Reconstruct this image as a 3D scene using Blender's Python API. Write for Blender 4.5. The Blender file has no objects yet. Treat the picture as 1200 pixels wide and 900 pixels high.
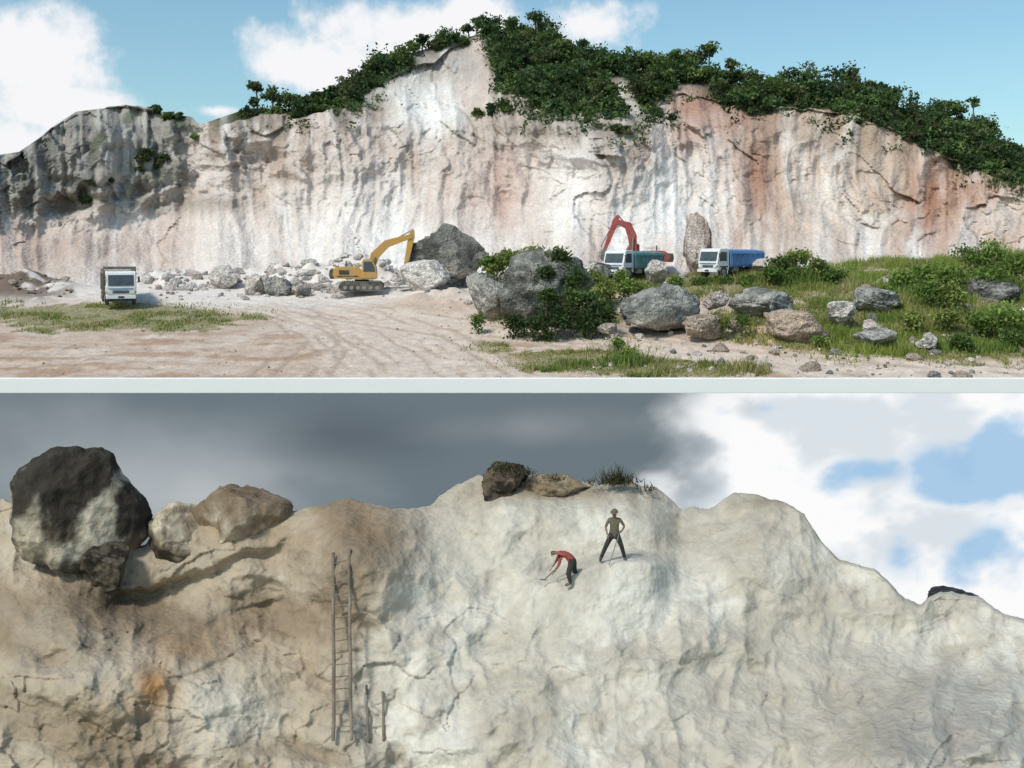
import bpy, bmesh, math, random
import numpy as np
from mathutils import Vector, Matrix
from mathutils.bvhtree import BVHTree

sc = bpy.context.scene
rng = np.random.default_rng(7)
random.seed(7)
F = 1200.0; HY = 300.0

def W(px, py, D):
    return np.array([(px-600.0)/F*D, D, (HY-py)/F*D])

# ------------------------------------------------------------------ noise
def vnoise(x, y, z=0.0, seed=0):
    x, y, z = np.broadcast_arrays(np.asarray(x, float), np.asarray(y, float), np.asarray(z, float))
    xi = np.floor(x).astype(np.int64); yi = np.floor(y).astype(np.int64); zi = np.floor(z).astype(np.int64)
    xf = x-xi; yf = y-yi; zf = z-zi
    u = xf*xf*(3-2*xf); v = yf*yf*(3-2*yf); w = zf*zf*(3-2*zf)
    M = 0xffffffff
    def h(a, b, c):
        n = ((a*73856093) ^ (b*19349663) ^ (c*83492791) ^ (seed*2654435 + 12345)) & M
        n = ((n ^ (n >> 13))*1274126177) & M
        n = n ^ (n >> 16)
        n = (n*668265263) & M
        n = n ^ (n >> 15)
        return n/4294967295.0
    def l(a, b, t): return a+(b-a)*t
    a = l(h(xi, yi, zi), h(xi+1, yi, zi), u); b = l(h(xi, yi+1, zi), h(xi+1, yi+1, zi), u)
    c = l(h(xi, yi, zi+1), h(xi+1, yi, zi+1), u); d = l(h(xi, yi+1, zi+1), h(xi+1, yi+1, zi+1), u)
    return l(l(a, b, v), l(c, d, v), w)

def fbm(x, y, z=0.0, o=4, seed=0, g=0.5):
    s = 0; a = 1; t = 0; f = 1.0
    for i in range(o):
        s = s + a*vnoise(x*f+i*7.3, y*f-i*3.1, np.asarray(z)*f+i*1.7, seed+i)
        t += a; a *= g; f *= 2.03
    return s/t

def ridged(x, y, z=0.0, o=4, seed=0):
    s = 0; a = 1; t = 0; f = 1.0
    for i in range(o):
        n = 1-np.abs(2*vnoise(x*f+i*5.3, y*f-i*2.1, np.asarray(z)*f, seed+i)-1)
        s = s+a*n*n; t += a; a *= 0.5; f *= 2.1
    return s/t

def cells(x, y, seed=0):
    xi = np.floor(x); yi = np.floor(y); b1 = np.full(x.shape, 9.0); b2 = b1.copy(); val = np.zeros(x.shape)
    for dx in (-1, 0, 1):
        for dy in (-1, 0, 1):
            cx = xi+dx; cy = yi+dy
            qx = cx+vnoise(cx, cy, 0, seed); qy = cy+vnoise(cx, cy, 5, seed)
            d = np.hypot(x-qx, y-qy); r = vnoise(cx, cy, 9, seed)
            nb = d < b1
            b2 = np.where(nb, b1, np.minimum(b2, d)); val = np.where(nb, r, val); b1 = np.where(nb, d, b1)
    return val, b2-b1

def sm(a, b, x):
    t = np.clip((x-a)/(b-a), 0, 1); return t*t*(3-2*t)

def mixc(c, col, m):
    m = np.clip(m, 0, 1)[..., None]
    return c*(1-m)+np.array(col)*m

# ------------------------------------------------------------------ materials
def new_mat(name):
    m = bpy.data.materials.new(name); m.use_nodes = True
    nt = m.node_tree; b = nt.nodes["Principled BSDF"]
    return m, nt, b

def mat_vcol(name, s1=1.2, s2=6.0, lo=0.72, hi=1.18, bump=0.5, dist=0.15, rough=0.95, detail=4):
    m, nt, b = new_mat(name); N = nt.nodes; L = nt.links
    at = N.new("ShaderNodeAttribute"); at.attribute_name = "Col"
    tc = N.new("ShaderNodeTexCoord")
    n1 = N.new("ShaderNodeTexNoise"); n1.inputs["Scale"].default_value = s1; n1.inputs["Detail"].default_value = detail
    n1.inputs["Roughness"].default_value = 0.72
    n2 = N.new("ShaderNodeTexNoise"); n2.inputs["Scale"].default_value = s2; n2.inputs["Detail"].default_value = 2
    L.new(tc.outputs["Object"], n1.inputs["Vector"]); L.new(tc.outputs["Object"], n2.inputs["Vector"])
    ad = N.new("ShaderNodeMath"); ad.operation = 'ADD'
    L.new(n1.outputs[0], ad.inputs[0]); L.new(n2.outputs[0], ad.inputs[1])
    mr = N.new("ShaderNodeMapRange"); mr.inputs[1].default_value = 0.65; mr.inputs[2].default_value = 1.35
    mr.inputs[3].default_value = lo; mr.inputs[4].default_value = hi
    L.new(ad.outputs[0], mr.inputs[0])
    vm = N.new("ShaderNodeVectorMath"); vm.operation = 'SCALE'
    L.new(at.outputs["Color"], vm.inputs[0]); L.new(mr.outputs[0], vm.inputs["Scale"])
    L.new(vm.outputs[0], b.inputs["Base Color"])
    b.inputs["Roughness"].default_value = rough
    b.inputs["Specular IOR Level"].default_value = 0.08
    bp = N.new("ShaderNodeBump"); bp.inputs["Strength"].default_value = bump; bp.inputs["Distance"].default_value = dist
    L.new(ad.outputs[0], bp.inputs["Height"]); L.new(bp.outputs[0], b.inputs["Normal"])
    return m

def mat_leaf(name):
    m, nt, b = new_mat(name); N = nt.nodes; L = nt.links
    at = N.new("ShaderNodeAttribute"); at.attribute_name = "Col"
    L.new(at.outputs["Color"], b.inputs["Base Color"])
    b.inputs["Roughness"].default_value = 0.75; b.inputs["Specular IOR Level"].default_value = 0.15
    tr = N.new("ShaderNodeBsdfTranslucent"); L.new(at.outputs["Color"], tr.inputs["Color"])
    mx = N.new("ShaderNodeMixShader"); mx.inputs[0].default_value = 0.35
    out = N["Material Output"]
    L.new(b.outputs[0], mx.inputs[1]); L.new(tr.outputs[0], mx.inputs[2]); L.new(mx.outputs[0], out.inputs["Surface"])
    return m

def mat_paint(name, col, rough=0.5, dirt=(0.34, 0.28, 0.23), amt=0.5, metal=0.0, scale=1.5):
    m, nt, b = new_mat(name); N = nt.nodes; L = nt.links
    tc = N.new("ShaderNodeTexCoord")
    n = N.new("ShaderNodeTexNoise"); n.inputs["Scale"].default_value = scale; n.inputs["Detail"].default_value = 5
    n.inputs["Roughness"].default_value = 0.7
    L.new(tc.outputs["Object"], n.inputs["Vector"])
    mr = N.new("ShaderNodeMapRange"); mr.inputs[1].default_value = 0.42; mr.inputs[2].default_value = 0.72
    mr.inputs[3].default_value = 0.06; mr.inputs[4].default_value = amt
    L.new(n.outputs[0], mr.inputs[0])
    mx = N.new("ShaderNodeMix"); mx.data_type = 'RGBA'
    mx.inputs[6].default_value = (*col, 1); mx.inputs[7].default_value = (*dirt, 1)
    L.new(mr.outputs[0], mx.inputs[0]); L.new(mx.outputs[2], b.inputs["Base Color"])
    b.inputs["Roughness"].default_value = rough; b.inputs["Metallic"].default_value = metal
    return m

M_cliff = mat_vcol("limestone_face", 0.7, 3.4, 0.78, 1.15, 0.6, 0.35)
M_lower = mat_vcol("weathered_limestone", 1.1, 3.6, 0.84, 1.12, 0.5, 0.16, detail=4)
M_ground = mat_vcol("dirt_ground", 1.0, 6.0, 0.76, 1.18, 0.5, 0.10)
M_rock = mat_vcol("boulder_rock", 1.5, 6.0, 0.55, 1.35, 1.0, 0.22)
M_rockl = mat_vcol("boulder_rock_soft", 0.9, 3.2, 0.75, 1.2, 0.55, 0.18)
M_leaf = mat_leaf("leaves")
M_bark = mat_paint("bark", (0.16, 0.12, 0.09), 0.9)
M_white = mat_paint("white_paint", (0.80, 0.82, 0.84), 0.4, amt=0.3)
M_yellow = mat_paint("yellow_paint", (0.52, 0.27, 0.035), 0.6, amt=0.8)
M_red = mat_paint("red_paint", (0.42, 0.045, 0.04), 0.5, amt=0.5)
M_teal = mat_paint("teal_paint", (0.03, 0.20, 0.22), 0.6, amt=0.6)
M_blue = mat_paint("blue_paint", (0.04, 0.19, 0.45), 0.6, amt=0.4)
M_brown = mat_paint("old_wood", (0.09, 0.07, 0.055), 0.85, amt=0.6)
M_bamboo = mat_paint("weathered_bamboo", (0.13, 0.10, 0.07), 0.85, amt=0.7)
M_black = mat_paint("black_rubber", (0.022, 0.022, 0.022), 0.8, amt=0.6)
M_steel = mat_paint("steel", (0.28, 0.27, 0.26), 0.45, amt=0.6, metal=0.5)
M_glass = mat_paint("dark_glass", (0.04, 0.06, 0.08), 0.15, amt=0.15)
M_lamp = mat_paint("lamp_glass", (0.7, 0.7, 0.65), 0.2, amt=0.1)
M_divider = mat_paint("divider_white", (0.90, 0.895, 0.885), 0.8, dirt=(0.84, 0.82, 0.79), amt=0.3, scale=0.7)  # plain white for the added divider strip between the views
M_orange = mat_paint("orange_plastic", (0.6, 0.16, 0.03), 0.5, amt=0.3)

# ------------------------------------------------------------------ mesh helpers
def link(o, parent=None):
    sc.collection.objects.link(o)
    if parent is not None: o.parent = parent
    return o

def np_mesh(name, verts, faces, cols=None, mat=None, smooth=True, parent=None):
    verts = np.asarray(verts, np.float32); faces = np.asarray(faces, np.int32)
    me = bpy.data.meshes.new(name)
    k = faces.shape[1]; n = len(faces)
    me.vertices.add(len(verts)); me.vertices.foreach_set("co", verts.ravel())
    me.loops.add(n*k); me.loops.foreach_set("vertex_index", faces.ravel())
    me.polygons.add(n); me.polygons.foreach_set("loop_start", np.arange(0, n*k, k, dtype=np.int32))
    try: me.polygons.foreach_set("loop_total", np.full(n, k, np.int32))
    except Exception: pass
    me.polygons.foreach_set("use_smooth", np.full(n, smooth, bool))
    me.update(calc_edges=True); me.validate()
    if cols is not None:
        a = me.color_attributes.new("Col", 'FLOAT_COLOR', 'POINT')
        c = np.ones((len(verts), 4), np.float32); c[:, :3] = np.clip(cols, 0, 1)
        a.data.foreach_set("color", c.ravel())
    if mat: me.materials.append(mat)
    return link(bpy.data.objects.new(name, me), parent)

def grid_faces(nr, nc):
    i = np.arange(nr-1)[:, None]*nc+np.arange(nc-1)[None, :]
    i = i.ravel()
    return np.stack([i, i+1, i+nc+1, i+nc], 1)

def empty(name, loc=(0, 0, 0), rotz=0.0, scale=1.0):
    e = bpy.data.objects.new(name, None); e.location = loc; e.rotation_euler = (0, 0, rotz); e.scale = (scale,)*3
    e.empty_display_size = 0.3
    sc.collection.objects.link(e); return e

def bm_obj(name, bm, mat, parent, bevel=0.0, smooth=False):
    if bevel > 0:
        bmesh.ops.bevel(bm, geom=list(bm.edges), offset=bevel, segments=2, affect='EDGES', profile=0.6, clamp_overlap=True)
    bmesh.ops.recalc_face_normals(bm, faces=bm.faces)
    me = bpy.data.meshes.new(name); bm.to_mesh(me); bm.free()
    if smooth:
        for p in me.polygons: p.use_smooth = True
    me.materials.append(mat)
    return link(bpy.data.objects.new(name, me), parent)

def box(name, parent, c, s, mat, bevel=0.02, rot=None):
    bm = bmesh.new(); bmesh.ops.create_cube(bm, size=1)
    Mx = Matrix.Translation(c) @ (rot.to_4x4() if rot else Matrix()) @ Matrix.Diagonal((*s, 1))
    bmesh.ops.transform(bm, matrix=Mx, verts=bm.verts)
    return bm_obj(name, bm, mat, parent, bevel)

def prism(name, parent, pts, a0, a1, mat, axis='y', bevel=0.02):
    bm = bmesh.new(); A = []; B = []
    for p in pts:
        if axis == 'y': A.append(bm.verts.new((p[0], a0, p[1]))); B.append(bm.verts.new((p[0], a1, p[1])))
        else: A.append(bm.verts.new((a0, p[0], p[1]))); B.append(bm.verts.new((a1, p[0], p[1])))
    n = len(pts)
    bm.faces.new(A); bm.faces.new(B[::-1])
    for i in range(n):
        bm.faces.new((A[i], A[(i+1) % n], B[(i+1) % n], B[i]))
    return bm_obj(name, bm, mat, parent, bevel)

def rod(name, parent, p0, p1, r, mat, seg=14, r2=None, smooth=True):
    p0 = Vector(p0); p1 = Vector(p1); d = p1-p0
    bm = bmesh.new()
    bmesh.ops.create_cone(bm, cap_ends=True, segments=seg, radius1=r, radius2=r if r2 is None else r2, depth=d.length)
    q = d.to_track_quat('Z', 'Y')
    bmesh.ops.transform(bm, matrix=Matrix.Translation((p0+p1)/2) @ q.to_matrix().to_4x4(), verts=bm.verts)
    return bm_obj(name, bm, mat, parent, 0, False)

# ------------------------------------------------------------------ UPPER CLIFF
pxs = np.linspace(-220, 1420, 960)
rock_top = np.interp(pxs, [-220, 0, 12, 30, 60, 90, 150, 215, 235, 290, 380, 400, 420, 445, 460, 480, 510, 530, 560, 572, 582, 620, 640, 680, 700, 725, 760, 778, 800, 840, 870, 960, 1000, 1050, 1100, 1150, 1190, 1420],
                     [200, 182, 180, 177, 150, 131, 124, 136, 146, 138, 133, 130, 116, 104, 88, 78, 70, 56, 50, 60, 95, 124, 128, 132, 140, 142, 144, 118, 108, 118, 125, 126, 136, 157, 178, 202, 215, 260])
hill_top = np.interp(pxs, [-220, 12, 60, 90, 150, 215, 235, 290, 350, 400, 440, 490, 530, 570, 640, 660, 740, 800, 850, 900, 950, 1000, 1050, 1100, 1150, 1190, 1420],
                     [205, 185, 152, 133, 126, 137, 146, 127, 127, 108, 78, 60, 48, 38, 36, 62, 78, 75, 92, 108, 104, 106, 124, 138, 152, 186, 245])
hill_top = np.minimum(hill_top, rock_top-0.5)
rock_top = rock_top + (fbm(pxs/22, 0, o=4, seed=3)-0.5)*16
nf, nh, nb = 240, 60, 10
PX = np.tile(pxs, (nf+nh+nb, 1))
PY = np.zeros_like(PX); DD = np.zeros_like(PX); T = np.zeros_like(PX)
D0 = 106 + 4*np.sin(pxs/170.0) + np.interp(pxs, [0, 300, 600, 900, 1200], [0, 0, -2, 2, 0])
tf = np.linspace(0, 1, nf)
for i, t in enumerate(tf):
    PY[i] = 352*(1-t)+rock_top*t; T[i] = t
for j in range(nh):
    s = (j+1)/nh
    PY[nf+j] = rock_top*(1-s)+hill_top*s; T[nf+j] = 1+s
base = np.interp(352-PY, [0, 80, 110, 150, 205, 235, 260, 320], [-6, 8, 12, 15, 18, 24, 33, 48])
DD = D0[None, :]+base
DD += np.where(T > 1, (T-1)*np.interp(PX, [900, 1100], [0, 10]), 0)
zt = (HY-hill_top)/F*DD[nf+nh-1]
for k in range(nb):
    s = (k+1)/nb
    DD[nf+nh+k] = DD[nf+nh-1]+s*60
    PY[nf+nh+k] = HY-F*(zt-s*6)/DD[nf+nh+k]; T[nf+nh+k] = 2+s
XN = (PX-600)/F*112; ZN = (HY-PY)/F*112
wx = (fbm(XN/9, ZN/9, o=3, seed=11)-0.5)*6; wz = (fbm(XN/7, ZN/7, o=3, seed=12)-0.5)*5
big = fbm((XN+wx)/10, ZN/20, o=3, seed=21)-0.5
mid = ridged((XN+wx*0.8)/4.6, (ZN+wz)/7.5, o=4, seed=31)-0.4
gul = ridged((XN+wx*0.4)/2.4, (ZN+wz)/16, o=4, seed=36)-0.4
sml = fbm(XN/1.2, ZN/1.4, o=4, seed=41)-0.5
cv, ce = cells((XN+wx)/2.6+sml*.5, (ZN+wz)/3.4+XN*0.1, 8)
cv2, ce2 = cells((XN+wx)/1.0+sml*.6, (ZN+wz)/1.3, 18)
am = np.where(T < 1, 0.25+0.75*np.clip(T*1.4, 0, 1), 0.45); am = np.where(T > 2, 0.3, am)
rough_z = sm(0.42, 0.56, fbm(XN/8, ZN/6, o=3, seed=85))
DD = DD + am*(big*13 - mid*2.6 - gul*2.0 + sml*1.5 + (cv-0.5)*(0.3+1.0*rough_z) + (cv2-.5)*0.5*rough_z)
outc = sm(232, 200, PX+ (fbm(ZN/3, XN/3, seed=5)-0.5)*60)*sm(275, 215, PY+PX*0.10+(sml*50))
DD = DD-outc*4 + outc*(ridged(XN/2.0, ZN/9, o=3, seed=55)*2.0+(cv-.5)*1.5)
def gauss(cx, cy, rx, ry, wob=0.5):
    d = ((PX-cx)/rx)**2+((PY-cy)/ry)**2
    return np.exp(-d*(1+wob*(sml*4)))
tal = np.zeros_like(PX)
for (cx, wd_, top) in [(255, 70, 235), (400, 60, 250), (520, 60, 262), (670, 50, 215), (790, 45, 235), (960, 70, 240), (1120, 80, 260), (100, 90, 275), (600, 40, 270), (880, 35, 262)]:
    hgt = 352-top; prof = top+np.abs(PX-cx)/wd_*hgt*0.9
    tal = np.maximum(tal, np.clip((PY-prof)/hgt, 0, 1))
DD -= tal*(5.0)*np.where(T < 1, 1, 0)*(1-0.4*mid)
for (x0, y0, x1, y1, w_) in [(60, 250, 340, 190, 6), (190, 246, 330, 226, 5), (20, 290, 240, 250, 6), (40, 320, 200, 290, 5), (400, 150, 560, 120, 5)]:
    yl = y0+(PX-x0)/(x1-x0)*(y1-y0)+sml*16+wz*3; msk = sm(x0-20, x0+20, PX)*sm(x1+20, x1-20, PX)
    DD += msk*np.where(T < 1, 1, 0)*(sm(yl+w_, yl-w_, PY)-0.0)*1.4*np.exp(-np.clip(yl-PY, 0, 999)/40)
crack2 = sm(0.05, 0.0, ce)*rough_z
X = (PX-600)/F*DD; Z = (HY-PY)/F*DD
C = np.ones(PX.shape+(3,))*np.array([0.67, 0.59, 0.55])
n1 = fbm(XN/7, ZN/9, o=5, seed=101); n2 = fbm((XN+wx*.3)/1.2, ZN/14, o=5, seed=102); n3 = fbm(XN/1.0, ZN/1.2, o=4, seed=103); n4 = fbm((XN+wx)/3, (ZN+wz)/7, o=5, seed=107); n5 = fbm((XN+wx*.2)/0.7, ZN/10, o=4, seed=109)
C = mixc(C, [0.78, 0.73, 0.70], sm(0.48, 0.62, n1))
C = mixc(C, [0.53, 0.41, 0.35], sm(0.50, 0.38, n1)*0.65)
C = mixc(C, [0.52, 0.35, 0.265], sm(740, 900, PX)*sm(0.44, 0.58, n4)*0.75*(1-tal*.5))
C = mixc(C, [0.56, 0.43, 0.37], sm(0.50, 0.62, n4)*0.5)
C = mixc(C, [0.80, 0.76, 0.73], sm(0.48, 0.62, n5)*0.45)
C = mixc(C, [0.38, 0.28, 0.225], sm(0.49, 0.63, n2)*(0.14+0.80*sm(0.5, 0.97, T))*0.9)
C = mixc(C, [0.44, 0.34, 0.285], sm(0.52, 0.64, n5)*sm(.45, .6, n4)*0.5*sm(0.2, .7, T))
C = mixc(C, [0.34, 0.29, 0.25], sm(0.54, 0.68, n3)*0.4*sm(0.3, 1, T))
C = mixc(C, [0.25, 0.20, 0.165], sm(0.82, 1.0, T+ (n3-.5)*.3)*sm(0.38, .52, n2)*0.8)
C = mixc(C, [0.30, 0.25, 0.21], crack2*0.12*sm(0.2, .5, T))
for (cx, cy, rx, ry, col, a) in [
    (815, 125, 40, 22, [0.34, 0.15, 0.10], 0.95), (885, 205, 24, 55, [0.36, 0.20, 0.145], 0.9), (1090, 235, 36, 48, [0.38, 0.20, 0.135], 0.95), (800, 160, 30, 22, [0.4, 0.24, 0.19], 0.7),
    (870, 140, 60, 18, [0.42, 0.26, 0.20], 0.8), (1150, 228, 32, 24, [0.42, 0.23, 0.155], 0.8), (585, 220, 30, 50, [0.47, 0.30, 0.245], 0.8), (1010, 175, 50, 16, [0.36, .26, .19], .75),
    (610, 150, 60, 22, [0.38, 0.31, 0.26], 0.7), (700, 165, 45, 30, [0.34, 0.28, 0.235], 0.75), (980, 150, 70, 22, [0.40, 0.30, 0.22], 0.7), (740, 190, 14, 50, [0.34, .26, .215], .75),
    (350, 195, 60, 35, [0.44, 0.33, 0.275], 0.7), (235, 240, 60, 9, [0.24, 0.20, 0.17], 0.8), (120, 290, 110, 26, [0.46, 0.34, 0.285], 0.7), (260, 175, 50, 25, [.40, .33, .285], .6), (60, 310, 70, 26, [.42, .32, .27], .6),
    (500, 82, 50, 20, [0.33, 0.30, 0.27], 0.8), (440, 115, 30, 18, [0.36, 0.31, 0.27], 0.75), (1040, 215, 26, 60, [0.50, 0.38, 0.29], 0.6), (640, 145, 80, 12, [.3, .25, .21], .7), (1160, 275, 30, 20, [.55, .42, .34], .5),
    (820, 275, 18, 30, [0.42, 0.30, 0.25], 0.8), (545, 70, 25, 20, [0.42, 0.39, 0.37], 0.6), (480, 150, 20, 30, [.45, .37, .33], .5), (930, 250, 22, 40, [.48, .35, .28], .6), (430, 190, 18, 50, [.5, .39, .34], .6),
    (510, 130, 40, 34, [0.82, 0.79, 0.77], 0.9), (480, 110, 30, 30, [0.78, 0.75, 0.72], 0.6), (670, 225, 28, 60, [0.82, 0.78, 0.76], 0.85), (290, 290, 80, 30, [0.76, 0.70, 0.67], 0.6),
    (400, 250, 50, 60, [0.80, 0.75, 0.72], 0.65), (790, 245, 30, 40, [0.80, 0.76, 0.74], 0.8), (740, 125, 22, 22, [0.60, 0.54, 0.48], 0.9), (840, 220, 20, 50, [0.78, 0.72, 0.70], 0.7),
    (980, 240, 40, 50, [0.70, 0.61, 0.54], 0.6), (560, 285, 50, 20, [0.74, 0.69, 0.65], 0.6), (1180, 245, 26, 24, [0.70, 0.64, 0.59], 0.6)]:
    C = mixc(C, col, gauss(cx, cy, rx, ry)*a*(0.75+sm(.35, .6, n2)*.35))
C = mixc(C, [0.74, 0.67, 0.63], tal*0.55)
C = mixc(C, [0.28, 0.27, 0.25], outc*0.8)
C = mixc(C, [0.12, 0.12, 0.11], outc*sm(0.46, 0.62, fbm(XN/1.0, ZN/7, o=4, seed=71))*0.75)
C = mixc(C, [0.50, 0.47, 0.43], outc*sm(0.47, 0.62, fbm(XN/1.5, ZN/3, o=4, seed=73))*0.7)
C = mixc(C, [0.07, 0.09, 0.035], outc*sm(0.58, 0.68, fbm(XN/3, ZN/3, o=4, seed=72))*0.6)
vegm = sm(1.0, 1.1, T+sml*0.3)*sm(232, 285, PX)
bare = np.clip(np.exp(-(((PX-735)-(PY-118)*0.6)/13)**2-((PY-118)/28)**2)*1.5, 0, 1)
redp = np.clip(gauss(812, 120, 26, 24, 0.8)*1.3, 0, 1)
pin = np.clip(gauss(525, 80, 50, 36, .5)*1.4, 0, 1)
C = mixc(C, [0.045, 0.06, 0.025], vegm*(1-bare)*(1-redp*.8)*(1-pin))
cliff_v = np.stack([X, DD, Z], -1)
np_mesh("quarry_cliff", cliff_v.reshape(-1, 3), grid_faces(*PX.shape), C.reshape(-1, 3), M_cliff)

# ------------------------------------------------------------------ UPPER GROUND
mounds = [(530, 84, 5.5, 5, 1.25), (20, 92, 5.5, 3.5, 1.9), (900, 70, 3.2, 3, 0.9), (250, 100, 10, 5, 0.9), (470, 94, 4, 4, 0.4), (700, 84, 3, 3, .5),
          (385, 98, 4, 2.5, 1.6), (440, 99, 3.5, 2.5, 1.9), (330, 99, 5, 2.5, 1.2), (590, 97, 5, 3, 1.2), (200, 99, 5, 3, 1.3),
          (1000, 80, 6, 4, 0.5), (1130, 76, 7, 5, 0.6), (620, 76, 5, 4, .6), (800, 84, 7, 3, .45), (920, 84, 8, 4, .7)]
def gz(Xg, Yg):
    Xg = np.asarray(Xg, float); Yg = np.asarray(Yg, float)
    p = np.clip(600+F*Xg/np.maximum(Yg, 20), -300, 1500)
    zf = (HY-np.interp(p, [0, 400, 600, 700, 900, 1000, 1190], [343, 343, 338, 328, 322, 312, 302]))/F*92
    s = (Yg-60)/32
    z = np.where(s < 1, -7.15+(zf+7.15)*s, zf)
    for (mx, my, rx, ry, h) in mounds:
        cx = (mx-600)/F*my
        z = z+h*np.exp(-((Xg-cx)/rx)**2-((Yg-my)/ry)**2)*(1+(fbm(Xg/1.6, Yg/1.6, o=3, seed=205)-.5)*0.9)
    side = 0.45+0.55*sm(560, 700, p)
    z = z+(fbm(Xg/5, Yg/5, o=3, seed=201)-0.5)*0.5*sm(60, 64, Yg)*side+(fbm(Xg/0.9, Yg/0.9, o=3, seed=202)-0.5)*0.16*side
    return z
xs = np.concatenate([[-3000, -1200, -500, -200, -110, -80], np.arange(-60, 60.01, 0.15), [80, 110, 200, 500, 1200, 3000]])
ys = np.concatenate([np.arange(58.4, 112, 0.20), [116, 125, 140, 200, 500, 1200, 3500]])
GX, GY = np.meshgrid(xs, ys)
GZ = gz(GX, GY)
gpx = 600+F*GX/GY; gpy = HY-F*GZ/GY
w1 = (fbm(GX/2.5, GY/2.5, o=4, seed=210)-0.5); w2 = fbm(GX/0.8, GY/0.8, o=4, seed=211)-0.5
wl = fbm(GX/4.0, GY/1.2, o=4, seed=214)-0.5; w3 = fbm(GX/0.4, GY/0.5, o=3, seed=217)-0.5
def seg_dist(px, py, pts):
    best = np.full(px.shape, 1e9)
    for (a, b) in zip(pts[:-1], pts[1:]):
        ax, ay, aw = a; bx, by, bw = b
        dx, dy = bx-ax, (by-ay)*2.5
        t = np.clip(((px-ax)*dx+(py-ay)*2.5*dy)/(dx*dx+dy*dy), 0, 1)
        d = np.hypot(px-ax-t*dx, (py-ay)*2.5-t*dy)/(aw+(bw-aw)*t)
        best = np.minimum(best, d)
    return best
road1 = [(60, 335, 30), (200, 345, 35), (330, 356, 48), (410, 380, 70), (470, 415, 100), (520, 460, 130)]
road2 = [(380, 362, 30), (550, 386, 36), (720, 398, 34), (900, 422, 40), (1100, 440, 50), (1300, 455, 60)]
road3 = [(330, 452, 60), (380, 400, 45), (350, 372, 36), (250, 352, 26)]
r1 = seg_dist(gpx, gpy, road1); r2 = seg_dist(gpx, gpy, road2); r3 = seg_dist(gpx, gpy, road3)
def gell(cx, cy, rx, ry): return 1-np.hypot((gpx-cx)/rx, (gpy-cy)/ry)
grass = np.maximum.reduce([gell(130, 371, 200, 18), gell(1110, 372, 250, 56), gell(640, 425, 110, 12), gell(780, 432, 110, 12), gell(880, 335, 230, 20), gell(650, 372, 90, 14),
                           gell(740, 410, 60, 20)*0.8, gell(1150, 320, 170, 30), gell(980, 410, 80, 20), gell(570, 408, 30, 8), gell(850, 378, 60, 10)*.8])
grass = sm(-0.05, 0.22, grass+w1*0.9+w2*0.7)
roadm = np.maximum(sm(1.15, 0.75, r1+w1*.5), sm(1.1, 0.7, r2+w1*.5))
grass = grass*(1-roadm*0.9)*sm(104, 98, GY)
G = np.ones(GX.shape+(3,))*np.array([0.52, 0.40, 0.325])
G = mixc(G, [0.60, 0.50, 0.43], sm(-0.05, 0.2, w1)*.8)
fore = sm(375, 402, gpy)
G = mixc(G, [0.38, 0.245, 0.17], sm(0.0, 0.14, wl+w2*.4)*0.8*fore*(1-roadm*.5))
G = mixc(G, [0.65, 0.54, 0.47], roadm*0.75)
G = mixc(G, [0.42, 0.32, 0.26], sm(0.05, .2, w3+w2*.5)*.35)
trk = np.zeros_like(r1)
for rr, c_, w_ in [(r1, 0.16, .03), (r1, 0.34, .035), (r1, .5, .03), (r1, 0.72, .035), (r1, .93, .04), (r3, .35, .07), (r3, .75, .08), (r2, .45, .08), (r2, .8, .07)]:
    trk = np.maximum(trk, np.exp(-((rr+w1*.14+w2*.05-c_)/w_)**2)*sm(0.34, .52, fbm(GX/3, GY/5, o=2, seed=int(230+c_*100))))
G = mixc(G, [0.38, 0.275, 0.21], trk*0.65)
G = mixc(G, [0.74, 0.68, 0.64], sm(80, 90, GY+w1*6)*sm(720, 560, gpx)*0.8)
G = mixc(G, [0.15, 0.105, 0.08], np.exp(-(np.clip(gpx-20, 0, 999)/66)**4-((gpy-328)/24)**6)*0.95*sm(-.2, 0.0, w1+w2+.1))
G = mixc(G, [0.48, 0.30, 0.17], np.exp(-((gpx-905)/50)**2-((gpy-390)/20)**2)*0.6)
G = mixc(G, [0.22, 0.205, 0.085], grass*0.7)
GZ = GZ - trk*0.06 + w3*0.14*fore + np.clip(wl, -.2, .2)*0.35*fore*(1-roadm*.6)*sm(59.5, 62, GY)
np_mesh("ground", np.stack([GX, GY, GZ], -1).reshape(-1, 3), grid_faces(*GX.shape), G.reshape(-1, 3), M_ground)

# ------------------------------------------------------------------ foliage
def leaves(name, c, size, col, parent=None):
    c = np.asarray(c); n = len(c)
    a = rng.normal(size=(n, 3)); a /= np.linalg.norm(a, axis=1)[:, None]
    b = rng.normal(size=(n, 3)); b -= (b*a).sum(1)[:, None]*a; b /= np.linalg.norm(b, axis=1)[:, None]
    s = (np.asarray(size)*rng.uniform(0.55, 1.3, n))[:, None]
    v = np.stack([c+a*s, c+b*s*0.55, c-a*s, c-b*s*0.55], 1).reshape(-1, 3)
    f = np.arange(n*4).reshape(n, 4)
    cc = np.repeat(col*rng.uniform(0.7, 1.3, (n, 1)), 4, 0)
    return np_mesh(name, v, f, cc, M_leaf, False, parent)

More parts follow.
